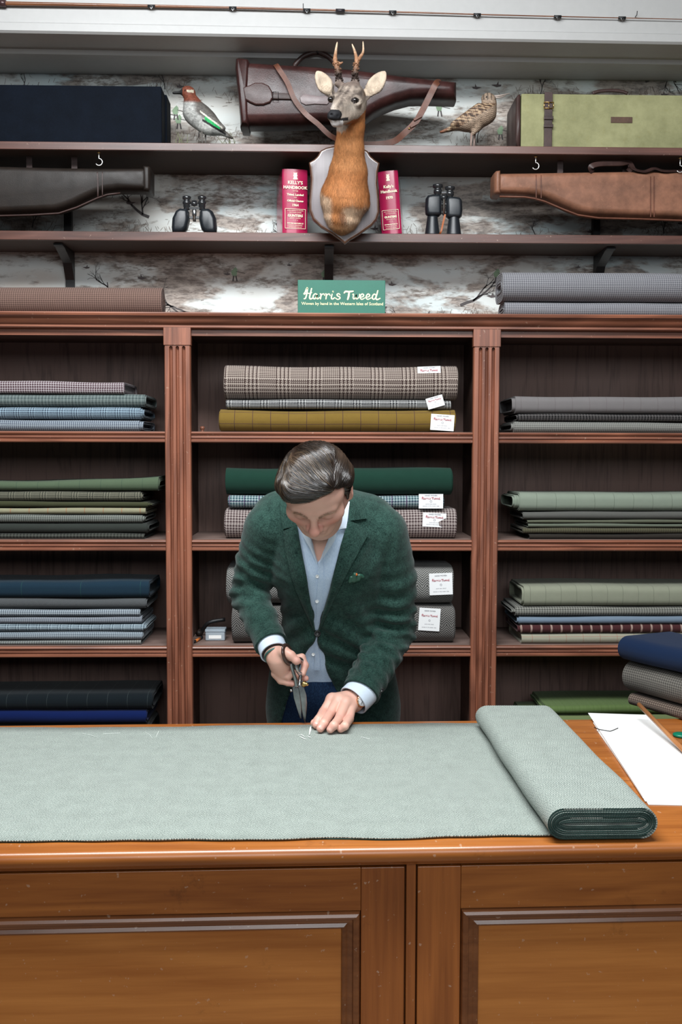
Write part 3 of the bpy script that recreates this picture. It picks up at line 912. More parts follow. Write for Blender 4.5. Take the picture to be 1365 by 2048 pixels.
stack(zs[2], [
    (1048, None, 1267, 1288, B('pale_red_pane', 'plain', (.42, .41, .31), (.50, .49, .38), C=(.42, .12, .08), P=.0585, lw=.0012, P2=.03), 'pale sand cloth with thin red panes at the bottom of the lower right stack', dict(fray=.006, layers=2)),
    (1046, None, 1248, 1266, B('maroon_stripe', 'plain', (.075, .022, .025), (.105, .035, .036), C=(.50, .36, .30), P=.0345, lw=.0065, P2=0), 'maroon cloth with cream stripes in the lower right stack', dict(fray=.02, layers=2)),
    (1042, None, 1231, 1247, B('air_force_blue_wool', 'plain', (.20, .27, .36), (.26, .34, .43)), 'plain air force blue cloth above the maroon stripe, lower right stack', dict(fray=.012, layers=2)),
    (1036, None, 1211, 1230, B('grey_pin_check', 'hound', (.34, .34, .30), (.10, .10, .09), .0011), 'grey pin check cloth under the pale green one, lower right stack', dict(fray=.028)),
    (1052, None, 1168, 1210, B('pistachio_windowpane', 'plain', (.33, .35, .255), (.41, .43, .325), C=(.14, .15, .11), P=.053, lw=.0012, P2=.5), 'pale pistachio windowpane cloth on top of the lower right stack', dict(fray=.02, r=.024)),
], 'r', gr)
stack(zs[3], [
    (1060, None, 1470, 1503, B('dark_green_wool', 'plain', (.03, .05, .03), (.05, .08, .04)), 'dark green cloth lowest on the bottom right shelf', dict()),
    (1060, None, 1431, 1469, B('pale_lime_wool', 'plain', (.20, .26, .10), (.26, .32, .15)), 'pale lime cloth under the moss green cloth on the bottom right shelf', dict(dy=-.01)),
    (1100, None, 1412, 1430, B('moss_green_check', 'check', (.14, .22, .07), (.18, .27, .095), .002, C=(.10, .16, .05), P=.025, lw=.001), 'moss green checked cloth on the bottom right shelf behind the papers', dict(dy=0.0)),
], 'r', 'cloths on the bottom right shelf')

# rolls on top of the bookcase
def roll(name, lab, xa, xb, r, y, z, mat, flat_=1.0, seed=1):
    X0 = W(xa, 600, y).x if xa is not None else posts[0][0] + .1; X1 = W(xb, 600, y).x if xb is not None else posts[3][1] - .1
    me = bolt_mesh(X0, X1, y - r / flat_, 2 * r / flat_, z, 2 * r, seed, r * .97, 7, .0007, .003, lth=.004)
    o = link(name, me, mat); rebase(o, ((X0 + X1) / 2, y, z)); return tag(o, lab, 'cloth roll', None)


roll('cloth_roll', 'brown herringbone cloth roll lying on top of the bookcase at the left', None, 327, px2m(28, 3.4), 3.40, zt + .001, B('brown_barleycorn', 'hound', (.27, .175, .145), (.13, .078, .062), .0009), seed=3)
r1 = px2m(15, 3.36)
roll('cloth_roll', 'flatter grey tweed piece under the fat grey roll on the bookcase at the right', 1004, None, r1, 3.40, zt + .001, B('grey_birdseye', 'hound', (.36, .36, .38), (.17, .17, .19), .0009), .42, 4)
roll('cloth_roll', 'fat grey tweed roll lying on another piece on top of the bookcase at the right', 999, None, px2m(29, 3.36), 3.395, zt + .001 + 2 * r1, B('grey_birdseye_light', 'hound', (.36, .36, .38), (.15, .15, .17), .0009), .62, 5)
# ================================================================== UPPER SHELVES
def wall_shelf(yt, yb, yf, lab, brs):
    z1 = W(650, yt, yf).z; z0 = W(650, yb, yf).z
    t = thing('wall_shelf', (0, (yf + YW) / 2, z0), lab, 'shelf', 'long wooden shelves on the papered wall' if False else None)
    bevel(MB().box(-2.2, 2.2, yf, yf + .012, z0, z1).build('front_edge', m_shelf, t), .0015)
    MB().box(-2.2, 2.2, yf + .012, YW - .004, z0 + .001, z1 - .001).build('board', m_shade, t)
    for bx in brs:
        x = W(bx, 500, YW).x; b = MB()
        w_ = .016
        prof_ = [(YW - .004, z0 - .001), (yf + .05, z0 - .001), (yf + .05, z0 - .008), (yf + .075, z0 - .010), (YW - .05, z0 - .045), (YW - .014, z0 - .10), (YW - .012, z0 - .165), (YW - .004, z0 - .165)]
        b.prism(prof_, x - w_, x + w_); br = b.build('bracket', m_black, t)
        MB().lathe([(.006, 0), (.006, .003), (.003, .005)], (x, YW - .02, z0 - .145), (0, -1, 0), 8).build('bracket_bolt', m_black, br, True)
    return z1, z0


S1, S1b = wall_shelf(288.5, 304, 3.42, 'upper wall shelf holding stuffed birds and the leather gun case', [])
S2, S2b = wall_shelf(466, 483.5, 3.49, 'lower wall shelf holding binoculars and two red books', [141, 658, 1196])
# brackets of the upper shelf reach down to the lower one
up = [o for o in COL.objects if o.name == 'wall_shelf'][0]
for bx in (139, 1190):
    x = W(bx, 440, YW).x
    MB().box(x - .013, x + .013, YW - .030, YW - .004, S2 + .001, S1b - .001).build('bracket', m_black, up)


def cup_hook(px_, py_, Y, lab, k=1):
    c = W(px_, py_, Y); r = .0115; t_ = thing('cup_hook', (c.x, Y, c.z), lab, 'hook')
    pts = [(c.x, Y, S1b), (c.x, Y, c.z + r * 1.5)] + [(c.x + k * r * math.sin(a), Y, c.z + r * math.cos(a)) for a in np.linspace(0, 4.2, 12)]
    MB().tube(pts, .0016, 6).build('wire', flat('hook_metal' + str(px_), (.8, .8, .78), .3, .6), t_, True)
    MB().lathe([(.004, 0), (.006, -.001), (.006, -.0025), (.002, -.004)], (c.x, Y, S1b - .0003), (0, 0, 1), 10).build('collar', m_brass, t_, True)


cup_hook(198, 324, 3.445, 'white cup hook under the upper shelf above the dark leather gun case')
cup_hook(1072, 332, 3.445, 'white cup hook under the upper shelf above the tan gun case\'s muzzle end')
cup_hook(1361, 338, 3.445, 'cup hook under the upper shelf at the right edge of the photo')

# ---- fishing rod on the beam
def beamY(x): return 3.385 + math.tan(math.radians(.75)) * x


rod = thing('fishing_rod', (0, beamY(0) - .02, W(680, 22, 3.36).z), 'thin varnished fishing rod lying along the white beam at the top', 'fishing rod')
pts = []; rad = []
for x, y, r in [(-120, 2, .0072), (0, 6.5, .0070), (14, 7, .0070), (300, 12, .0048), (466, 15.5, .0040), (625, 19.5, .0034), (830, 25, .0026), (960, 29, .0023), (1115, 33, .0019), (1365, 38.5, .0013), (1500, 42, .001)]:
    Y = 3.37; p = W(x, y, Y); Y = beamY(p.x) - .012; pts.append(W(x, y, Y)); rad.append(r)
m_rod = wood('varnished_cane', (.09, .030, .015), (.24, .09, .035), 'X', 3, .25, .5)
MB().tube(pts, rad, 8).build('blank', m_rod, rod, True)
MB().tube([W(-3, 6.3, beamY(-1.1) - .012), W(12, 7, beamY(-1.1) - .012)], .0115, 10).build('ferrule', flat('dark_ferrule', (.06, .03, .03), .3, .3), rod, True)
MB().tube([W(672, 21, beamY(0) - .012), W(690, 21.4, beamY(0) - .012)], .0058, 10).build('ferrule', flat('dark_ferrule2', (.03, .025, .03), .3, .3), rod, True)
for x, y in ((303, 12.5), (466, 16), (614, 20), (786, 24), (955, 29.5), (1116, 33.5), (1245, 36)):
    c = W(x, y, beamY(W(x, y, 3.37).x) - .013); b = MB()
    b.tube([(c.x - .011, c.y, c.z), (c.x - .003, c.y - .003, c.z - .004), (c.x, c.y - .003, c.z - .011), (c.x + .003, c.y - .003, c.z - .004), (c.x + .011, c.y, c.z)], .0013, 5)
    b.build('line_guide', m_steel, rod, True)
    MB().tube([(c.x - .012, c.y, c.z), (c.x + .012, c.y, c.z)], .0052, 8).build('whipping', m_black, rod, True)
for x, y in ((607, 18), (1272, 33)):
    c = W(x, y, beamY(W(x, y, 3.37).x) - .004); tag(rebase(MB().tube([(c.x, c.y + .004, c.z), (c.x, c.y - .014, c.z - .001), (c.x, c.y - .018, c.z + .010)], .0014, 6).build('nail_hook', m_black, None, True), c),
        'small bent nail holding the fishing rod, ' + ('middle of the beam' if x < 700 else 'right part of the beam'), 'nail')

# ---- dark flat case at the left
m_navy = flat('navy_cloth_case', (.0025, .0045, .009), .75, bump=.25, scale=260, var=.35, spec=.08)
cx = W(327, 230, 3.44).x; zc_ = W(300, 172, 3.44).z
bc = thing('gun_case', (-.9, 3.5, S1), 'large dark navy flat case standing on the upper shelf at the left', 'case')
bevel(MB().box(-1.75, cx - .006, 3.44, 3.52, S1 + .0005, zc_).build('lid', m_navy, bc), .004)
bevel(MB().box(-1.752, cx, 3.5205, 3.61, S1 + .0005, zc_ + .001).build('tray', m_navy, bc), .003)

# ---- green canvas case with strap, right
m_canvas = NT('olive_canvas'); q = m_canvas; v_ = q.coord()
cc = q.mix(q.ramp(q.noise(v_, 10, 6, .7), [(.35, 0.0), (.7, 1.0)]), (.30, .295, .155), (.19, .19, .095))
cc = q.mix(q.math('MULTIPLY', q.ramp(q.noise(v_, 38, 5, .75), [(.56, 0.0), (.75, 1.0)]), .55), cc, (.22, .20, .08))
q.bump(q.noise(v_, 700, 2), .3, .0006); m_canvas = q.set(cc, .85, spec=.2)
m_dkl = leather('dark_brown_leather', (.055, .028, .024)); m_brl = leather('red_brown_leather', (.17, .062, .036), .4); m_tan = leather('tan_leather', (.30, .135, .080), .42, .45)
m_gcl = leather('oxblood_leather', (.060, .022, .020), .25, .27); m_blk = leather('black_brown_leather', (.020, .014, .011), .5, .45)
gx = W(1043, 240, 3.45).x; gzt = W(1043, 187, 3.45).z
gc = thing('gun_case', (gx + .4, 3.5, S1), 'pale green canvas gun case with brown leather end and buckled strap', 'case')
bevel(MB().box(gx, 1.75, 3.45, 3.62, S1 + .0005, gzt).build('canvas_body', m_canvas, gc), .003)
sb = pillow(pxz([(1043, 186), (1036, 188), (1032, 196), (1031, 240), (1031, 280), (1034, 295), (1043, 297)], 3.45), 3.535, .176, .004)
sb.build('leather_end', m_dkl, gc, True)
xs = W(1097, 240, 3.445).x; ws_ = .0135
bevel(MB().box(xs - ws_, xs + ws_, 3.4405, 3.4490, S1 + .0005, gzt + .003).box(xs - ws_, xs + ws_, 3.449, 3.62, gzt + .0005, gzt + .004).build('strap', m_dkl, gc), .001)
zb_ = W(1097, 211, 3.44).z; b = MB()
for a, c in (((-1, -1), (1, -1)), ((1, -1), (1, 1)), ((1, 1), (-1, 1)), ((-1, 1), (-1, -1))):
    b.tube([(xs + a[0] * .016, 3.437, zb_ + a[1] * .010), (xs + c[0] * .016, 3.437, zb_ + c[1] * .010)], .0015, 6)
b.tube([(xs, 3.437, zb_ + .010), (xs, 3.4365, zb_ - .012)], .0012, 6)
b.build('buckle', m_brass, gc, True)
for yy in (236, 252): zk = W(1097, yy, 3.44).z; bevel(MB().box(xs - .0165, xs + .0165, 3.4365, 3.4400, zk - .006, zk + .006).build('strap_keeper', m_dkl, gc), .0015)
for hx in (228,): pass
p0 = W(1244, 240, 3.4495); bevel(MB().box(p0.x - .037, p0.x + .037, 3.4480, 3.4498, p0.z - .010, p0.z + .010).build('name_patch', leather('patch_leather', (.13, .07, .045)), gc), .0006)
hp = [W(x, y, 3.50) for x, y in ((1186, 187), (1200, 182.5), (1225, 181), (1245, 183), (1256, 187))]
MB().tube(catmull(hp, 4), .006, 8, flat=(1, .5)).build('carry_handle', m_dkl, gc, True)

# ---- leg-of-mutton leather gun case
Yg = 3.515
out = [(477, 133), (520, 135), (545, 137), (600, 140), (700, 147), (800, 160), (870, 168), (911, 172), (911, 208), (880, 207), (850, 206), (820, 207), (790, 215), (765, 225), (745, 236), (722, 252), (700, 256), (640, 255), (560, 257), (500, 258), (482, 259)]
lg = thing('gun_case', W(700, 258, Yg), 'oxblood leather leg-shaped gun case with straps hanging behind the roe deer head', 'case')
smooth_angle(pillow(pxz(out, Yg), Yg, .135, .03, base=.30).build('case_body', m_gcl, lg, True), 50)
cap_ = [(474, 131), (480, 129.5), (500, 132), (503, 140), (500, 200), (501, 252), (499, 263), (484, 262), (478, 200), (473, 150)]
smooth_angle(pillow(pxz(cap_, Yg), Yg, .152, .012, base=.5).build('end_cap', m_gcl, lg, True), 50)
flap = [(486, 176), (500, 171), (510, 166), (525, 166), (538, 172), (545, 184), (547, 196), (541, 206), (527, 211), (512, 211), (500, 206), (490, 200)]
smooth_angle(pillow(pxz(flap, Yg - .07), Yg - .071, .014, .005).build('flap', leather('dark_flap_leather', (.065, .03, .027), .5, .3), lg, True), 50)
smooth_angle(pillow(pxz([(543, 186), (584, 187), (586, 200), (543, 199)], Yg - .07), Yg - .070, .012, .002).build('closing_strap', m_dkl, lg, True), 50)
sq = [W(x, y, Yg - .077) for x, y in ((546, 184), (557, 184), (557, 201), (546, 201), (546, 184))]
MB().tube(sq, .0014, 6).build('buckle', flat('dull_buckle', (.06, .05, .05), .35, .8), lg, True)
plate = [(600, 196), (605, 190), (613, 189), (640, 193), (652, 191), (659, 196), (661, 203), (655, 210), (630, 209), (612, 211), (602, 206)]
smooth_angle(pillow(pxz(plate, Yg - .068), Yg - .0685, .008, .002).build('name_plate', leather('worn_plate_leather', (.22, .17, .17), .6, .28), lg, True), 50)


def strap(pts, w_, t_, name, mat, parent, n=8, wdir=None):
    P = catmull(pts, n); mb = MB(); m = len(P); vs = []
    for i, p in enumerate(P):
        t = (P[min(i + 1, m - 1)] - P[max(i - 1, 0)]).normalized()
        nn = Vector(wdir) if wdir else Vector((0, -1, 0)); s_ = t.cross(nn)
        if s_.length < .05: s_ = Vector((1, 0, 0))
        s_.normalize(); nr = s_.cross(t).normalized()
        for a, c in ((-1, -1), (1, -1), (1, 1), (-1, 1)): vs.append(p + s_ * a * w_ / 2 + nr * c * t_ / 2)
    fs = [(0, 3, 2, 1), (4 * (m - 1), 4 * (m - 1) + 1, 4 * (m - 1) + 2, 4 * (m - 1) + 3)]
    for i in range(m - 1):
        for k in range(4): fs.append((4 * i + k, 4 * i + (k + 1) % 4, 4 * i + 4 + (k + 1) % 4, 4 * i + 4 + k))
    return smooth_angle(mb.add(vs, fs).build(name, mat, parent), 40)


Yf = Yg - .085
strap([W(x, y, Y) for x, y, Y in ((548, 131, Yg), (552, 130, Yf + .02), (558, 138, Yf), (575, 165, Yf), (590, 200, Yf + .004), (612, 228, Yf + .01), (636, 248, Yf + .01), (662, 272, Yf + .01), (690, 284, Yf + .02))], .017, .003, 'shoulder_strap', m_brl, lg)
strap([W(x, y, Y) for x, y, Y in ((884, 164, Yg - .02), (874, 166, Yg - .07), (860, 192, Yg - .068), (846, 220, Yg - .066), (832, 244, Yg - .066), (810, 266, Yg - .064), (785, 284, Yg - .05), (740, 289.5, Yg - .045), (690, 284, Yf + .03))], .021, .003, 'shoulder_strap', m_brl, lg)
for (x, y, a) in ((836, 236, .95), (829, 250, .9)):
    c = W(x, y, Yg - .071); M = Mloc(c.x, c.y, c.z, -.5 + 0 * a); bevel(MB().box(-.015, .015, -.003, .003, -.004, .004, M).build('strap_keeper', m_brl, lg), .001)
c = W(819, 257, Yg - .069); MB().lathe([(.0035, 0), (.003, .003), (.001, .004)], c, (0, -1, 0), 8).build('strap_stud', m_brass, lg, True)
hd = [W(x, y, Yg - .01) for x, y in ((586, 140), (592, 128), (606, 114), (622, 107), (632, 105), (642, 106), (656, 113), (668, 124), (674, 136))]
MB().tube(catmull(hd, 5), [.006] * 4 + [.009] * 33 + [.006] * 4, 8).build('carry_handle', m_dkl, lg, True)
hk = W(633, 104, Yg - .01)
tag(rebase(MB().tube([(hk.x, hk.y, bz - .008), (hk.x, hk.y, hk.z + .004), (hk.x + .006, hk.y - .010, hk.z - .010), (hk.x + .002, hk.y - .016, hk.z - .003)], .0022, 6).build('ceiling_hook', m_black, None, True), hk), 'small dark hook under the beam holding the leg-shaped case by its handle', 'hook')

# ---- two shotgun slips on the lower level
Yl = 3.50
out = [(-260, 335), (-100, 335), (0, 337), (120, 340), (200, 341), (300, 341), (300, 387), (241, 386), (215, 389), (195, 396), (175, 405), (154, 415), (135, 422), (118, 427), (60, 430), (0, 432), (-120, 434), (-260, 436)]
dk = thing('gun_slip', W(100, 432, Yl), 'very dark brown leather gun case hanging below the upper shelf at the left', 'case')
smooth_angle(pillow(pxz(out, Yl), Yl, .10, .022, base=.25).build('case_body', m_blk, dk, True), 50)
smooth_angle(pillow(pxz([(290, 338), (303, 339), (306, 343), (306, 386), (302, 390), (291, 389)], Yl), Yl, .108, .010, base=.5).build('end_cap', m_blk, dk, True), 50)
strap([W(x, y, Y) for x, y, Y in ((195, 341, Yl - .03), (195, 345, Yl - .049), (196, 368, Yl - .052), (196, 392, Yl - .049), (196, 397, Yl - .03))], .004, .002, 'stitched_seam', m_dkl, dk)
strap([W(x, y, Y) for x, y, Y in ((205, 341, Yl - .03), (205, 345, Yl - .049), (205, 368, Yl - .052), (205, 390, Yl - .049), (205, 395, Yl - .03))], .003, .002, 'stitched_seam', m_dkl, dk)
for x in (-100, 60, 150): MB().box(W(x, 400, Yl).x - .01, W(x, 400, Yl).x + .01, Yl - .002, Yl + .002, W(x, 338, Yl).z - .004, S1b - .0005).build('hanging_strap', m_dkl, dk)
pp = MB().tube([W(x, y, Yl - .045) for x, y in ((-100, 434), (0, 431.5), (60, 430), (118, 426.5), (154, 414.5), (195, 396), (215, 389), (241, 386))], .003, 6).build('piping', m_dkl, dk, True)

out = [(1530, 344), (1365, 346), (1200, 348), (1075, 350), (1010, 351), (990, 351), (990, 392.5), (1050, 394), (1070, 397), (1091, 403), (1108, 410), (1126, 418), (1142, 425), (1157, 430), (1177, 434), (1198, 436), (1280, 438), (1365, 441), (1530, 444)]
tn = thing('gun_slip', W(1250, 438, Yl), 'tan brown leather gun case hanging below the upper shelf at the right', 'case')
smooth_angle(pillow(pxz(out, Yl), Yl, .10, .022, base=.25).build('case_body', m_tan, tn, True), 50)
smooth_angle(pillow(pxz([(998, 347), (989, 348), (985, 352), (984, 390), (988, 394), (998, 395)], Yl), Yl, .108, .010, base=.5).build('end_cap', m_tan, tn, True), 50)
MB().tube([W(x, y, Yl - .045) for x, y in ((1000, 393), (1050, 394), (1070, 397), (1091, 403), (1126, 418), (1157, 430), (1198, 436), (1280, 438), (1365, 441), (1450, 443))], .0032, 6).build('piping', m_brl, tn, True)
for x in (1073, 1083, 1302, 1309): strap([W(x + d_, y, Y) for d_, y, Y in ((0, 349, Yl - .03), (0, 353, Yl - .049), (0, 380, Yl - .0525), (0, (396 if x < 1100 else 434), Yl - .050))], .003, .002, 'stitched_seam', m_brl, tn)
strap([W(x, y, Y) for x, y, Y in ((1186, 345, 3.46), (1183, 334, 3.45), (1200, 328, 3.45), (1240, 327, 3.45), (1258, 325, 3.46), (1263, 334, 3.46), (1258, 343, 3.47))], .020, .003, 'carry_strap', m_dkl, tn, wdir=(0, -.9, .45))
strap([W(x, y, Y) for x, y, Y in ((1262, 327, 3.46), (1270, 338, 3.45), (1290, 343, 3.45), (1310, 337, 3.45), (1330, 342, 3.45), (1365, 342, 3.46), (1440, 342, 3.46))], .018, .003, 'carry_strap', m_dkl, tn, wdir=(0, -.5, .8))
for x in (1120, 1250, 1420): MB().box(W(x, 400, Yl).x - .01, W(x, 400, Yl).x + .01, Yl - .002, Yl + .002, W(x, 347, Yl).z - .004, S1b - .0005).build('hanging_strap', m_dkl, tn)

# ---- books
m_bk = flat('crimson_book_cloth', (.36, .012, .065), .22, var=.1, coat=.4); m_pg = flat('page_block', (.12, .03, .035), .7, var=.2)


def book(xc, y0, y1, wpx, rz, tilt, lab, lines):
    c = W(xc, y1, 3.50); h_ = (y1 - y0) / F * 3.5; w_ = wpx / F * 3.5; d = .165
    root = thing('book', (c.x, 3.51, S2 + .0005), lab, 'book', 'thick red directories beside the deer shield')
    M = Matrix.Translation((c.x, 3.50, S2 + .0008)) @ Matrix.Rotation(rz, 4, 'Z') @ Matrix.Rotation(tilt, 4, 'Y')
    b = MB(); n = 8; P = [(-w_ / 2, d)] + [(-w_ / 2, .012)] + [(w_ / 2 * math.sin(a), .010 - .010 * math.cos(a)) for a in np.linspace(-1.45, 1.45, n)] + [(w_ / 2, .012), (w_ / 2, d)] + [(w_ / 2 - .003, d), (w_ / 2 - .003, .014), (-w_ / 2 + .003, .014), (-w_ / 2 + .003, d)]
    b.prismz(P, 0, h_); b.v = [tuple(M @ Vector(p)) for p in b.v]; smooth_angle(b.build('cover', m_bk, root), 40)
    MB().box(-w_ / 2 + .0032, w_ / 2 - .0032, .0145, d - .005, .004, h_ - .004, M).build('page_block', m_pg, root)
    g = MB(); 
    for s_, sz, zz_, bold in lines:
        text_mesh(g, s_, sz * w_ * .88, M @ Matrix.Translation((0, -.0008, zz_ * h_)), bold=bold)
    def fr(z0, z1, x):
        for (a0, a1, c0, c1) in ((-x, x, z0, z0 + .0012), (-x, x, z1 - .0012, z1), (-x, -x + .0012, z0, z1), (x - .0012, x, z0, z1)): g.box(a0, a1, -.0012, -.0004, c0, c1, M)
    fr(.07 * h_, .38 * h_, w_ * .41)
    gg = [(-.05, .84), (.05, .84), (.045, .86), (.03, .875), (.045, .90), (.03, .925), (.045, .945), (-.01, .94), (-.04, .945), (-.03, .92), (-.045, .90), (-.03, .875)]
    k = len(g.v); g.v += [tuple(M @ Vector((x * w_ * 1.9, -.0008, z * h_))) for x, z in gg]; g.f.append(tuple(range(k, k + len(gg))))
    g.build('gilt_lettering', m_gold, root)
    return root


common = [('WITH WHICH IS UNITED', .065, .345, 0), ('THE TITLED CLASSES', .06, .315, 0), ('GUNTERS', .155, .255, .0004), ('GENTRY  OFFICIAL', .06, .225, 0), ('*  *  *', .09, .185, 0), ('GUNTERS BROTHERS LD', .066, .145, .0002), ('LONDON WHITEHALL', .065, .115, 0), ('ESTABLISHED MDCCC', .06, .088, 0)]
book(591, 342, 466, 50, .165, 0, 'red directory dated 1964 standing left of the deer shield',
     [("KELLY'S", .20, .765, .0003), ('HANDBOOK', .185, .69, .0004), ('TO THE', .07, .65, 0), ('Titled, Landed', .13, .585, .0003), ('AND', .06, .55, 0), ('Official Classes', .12, .49, .0003), ('1964', .15, .42, .0003)] + common)
book(784, 345, 468, 40, -.14, -.075, 'red directory dated 1970 standing right of the deer shield',
     [("Kelly's", .22, .73, .0005), ('Handbook', .215, .655, .0005), ('1970', .20, .555, .0006)] + common)

# ---- binoculars
m_bino = flat('black_grained_rubber', (.012, .015, .019), .36, bump=.3, scale=600); m_bmet = flat('black_enamel', (.018, .019, .021), .22, coat=.6)


def binoculars(xc, yt, yb, lab, wide):
    c = W(xc, yb, 3.53); s_ = 3.53 / F; Y = 3.53; r0 = thing('binoculars', (c.x, Y, S2 + .0005), lab, 'binoculars')
    H = (yb - yt) * s_; z0 = S2 + .001
    for sg in (-1, 1):
        if wide:
            ox = c.x + sg * 28 * s_; ex = c.x + sg * 15 * s_
            b = pillow([(c.x + sg * x * s_, z0 + z * s_) for x, z in ((12, 14), (14, 8), (20, 2), (22, 0), (43, 0), (44.5, 12), (43, 30), (36, 44), (28, 49), (14, 48), (10, 42), (9, 26))], Y, .055, .014)
            b.build('barrel', m_bino, r0, True)
            MB().lathe([(.0, .0), (.016, .0), (.0172, .002), (.0172, .006), (.015, .008)], (ox, Y, z0 - .0002), n=18).build('objective_rim', m_steel, r0, True)
            MB().lathe([(.011, 0), (.011, .010), (.0125, .012), (.0125, .020), (.0145, .022), (.0145, .029), (.011, .031), (.011, .036), (.0150, .038), (.0150, .046), (.013, .048), (.009, .048), (.009, .044)], (ex, Y, z0 + 46 * s_), n=18).build('eyepiece', m_bmet, r0, True)
        else:
            ox = c.x + sg * 20.5 * s_ - (1.5 * s_ if sg < 0 else 0); ex = c.x + sg * 12 * s_; lift = 0 if sg < 0 else -4 * s_
            MB().lathe([(.026, 0), (.027, .002), (.0265, .006), (.0255, .012), (.021, .045), (.0185, .062), (.0185, .066)], (ox, Y, z0), n=24).build('barrel', m_bino, r0, True)
            b = pillow([(c.x + sg * x * s_, z0 + lift + z * s_) for x, z in ((4, 42), (10, 37), (30, 37), (36, 42), (37, 55), (36, 72), (32, 78), (22, 80), (8, 80), (4, 74))], Y, .046, .012)
            b.build('prism_housing', m_bino, r0, True)
            MB().lathe([(.011, 0), (.011, .006), (.0145, .009), (.0145, .020), (.012, .022), (.012, .026), (.0175, .028), (.0180, .034), (.0175, .038), (.010, .038), (.010, .034)], (ex - 0 * s_, Y, z0 + lift + 78 * s_), n=20).build('eyepiece', m_bmet, r0, True)
    zz_ = [30, 48, 54] if wide else [44, 60, 82]
    MB().lathe([(.0055, 0), (.0055, .018), (.0075, .020), (.0075, .040), (.0055, .042)] if wide else [(.0055, 0), (.0055, .05), (.008, .052), (.008, .066), (.005, .068)], (c.x, Y - .004, z0 + (24 if wide else 40) * s_), n=14).build('focus_spindle', m_steel, r0, True)
    for k, z in enumerate(zz_): bevel(MB().box(c.x - 13 * s_, c.x + 13 * s_, Y - .006, Y + .006, z0 + z * s_, z0 + (z + 4) * s_).build('bridge', m_bmet, r0), .001)
    MB().lathe([(.004, 0), (.011, .002), (.0115, .012), (.009, .014), (.009, .018)], (c.x, Y - .002, z0 + (54 if wide else 70) * s_), n=18).build('focus_wheel', m_bmet, r0, True)
    if not wide:
        P = [(c.x - .018, Y - .010, z0 + .001), (c.x - .012, Y - .03, z0 + .010), (c.x - .002, Y - .018, z0 + .05), (c.x + .004, Y - .012, z0 + .072)]
        strap(P, .006, .002, 'neck_strap', flat('orange_brown_strap', (.35, .10, .03), .5), r0)
    return r0


binoculars(389.5, 394, 464, 'squat wide black binoculars on the lower wall shelf, left of the books', True)
binoculars(887.5, 375, 469, 'tall black binoculars with brown strap on the lower wall shelf, right of the books', False)

# ---- green tweed box
bx0 = W(596, 590, 3.335).x; bx1 = W(771, 590, 3.335).x; bzt = W(683, 561, 3.335).z
m_grn = flat('dark_green_card', (.012, .135, .088), .45, var=.08); m_grn2 = flat('dark_green_card_side', (.010, .10, .066), .5)
gb = thing('display_box', ((bx0 + bx1) / 2, 3.36, zt), 'green card box with cream tweed lettering standing on the bookcase top', 'box')
bevel(MB().box(bx0 + .001, bx1 - .001, 3.341, 3.40, zt + .0005, bzt).build('box_base', m_grn2, gb), .001)
bevel(MB().box(bx0, bx1, 3.333, 3.3405, zt + .0005, bzt + .001).build('box_lid', m_grn, gb), .0012)
tm = MB(); wbx = bx1 - bx0; tweed_lettering(tm, Matrix.Translation((bx0 + wbx * .07, 3.3326, zt + (bzt - zt) * .445)), wbx * .87)
tm.build('cream_lettering', m_cream, gb)
t2 = MB(); text_mesh(t2, 'Woven by hand in the Western Isles of Scotland', wbx * .0475, Matrix.Translation((bx0 + wbx * .51, 3.3324, zt + (bzt - zt) * .29)), bold=.0001)
t2.build('small_cream_lettering', m_cream, gb)

# ---- duck and woodcock
def feathers(name, rough=.6, spots=120):
    q = NT(name); a = q.n('ShaderNodeVertexColor', layer_name='Col'); v = q.coord('Object', (1, 1, 1.6))
    n1 = q.noise(v, spots, 4, .7)
    col = q.mix(1.0, a.outputs[0], q.math('ADD', q.math('MULTIPLY', q.ramp(n1, [(.35, 0.0), (.65, 1.0)]), .7), .62), 'MULTIPLY'); q.bump(n1, .4, .002)
    return q.set(col, rough, spec=.3)


def pw(x, y, Y): return np.array(W(x, y, Y))


m_feather = feathers('feathers'); m_eye = flat('glass_eye', (.008, .006, .005), .06, coat=1)
Yd = 3.53
V3 = Vol(pw(330, 292, Yd) + [-.02, -.09, -.02], pw(490, 160, Yd) + [.02, .09, .03], .0022)
V3.ell(pw(406, 238, Yd), (.064, .040, .042), .02, np.array(Matrix.Rotation(math.radians(38), 3, 'Y')))
V3.cap(pw(388, 222, Yd), pw(385, 208, Yd), .036, .026, .03)
V3.cap(pw(384, 210, Yd), pw(379, 190, Yd), .021, .016, .02).ell(pw(376, 184, Yd), (.025, .019, .020), .012)
V3.cap(pw(432, 257, Yd), pw(464, 276, Yd), .024, .006, .03, ((0, 0, 1), .6))
V3.cap(pw(366, 185, Yd), pw(348, 186, Yd), .0085, .006, .006, ((0, 0, 1), .7))
V3.cap(pw(402, 218, Yd - .028), pw(448, 256, Yd - .022), .014, .006, .012).cap(pw(402, 218, Yd + .028), pw(448, 256, Yd + .022), .014, .006, .012)
Vv, Ff = V3.mesh('duck'); me = np_mesh('duck', Vv, Ff); px, py = proj(Vv)
C = np.tile(np.array([.40, .40, .38]), (len(Vv), 1)); nz_ = vnoise(Vv, 3, 220)
C = lerp(C, (.62, .62, .58), sstep(py, 240, 262) * sstep(-px, -430, -415)); C = lerp(C, (.105, .095, .085), sstep(-((py - 208) - (px - 385) * .77), -16, -6) * sstep(px, 384, 396))
C = lerp(C, (.16, .045, .025), sstep(-py, -207, -200)); C[(px < 365) & (py < 200)] = (.02, .02, .02)
C[(py < 184 + (px - 376) * .15) & (py > 179.5) & (px > 374) & (px < 388)] = (.45, .40, .30)
grn = (abs((py - 246) - (px - 425) * .62) < 4) & (px > 410) & (px < 440) & (Vv[:, 1] < Yd); C[grn] = (.01, .35, .09)
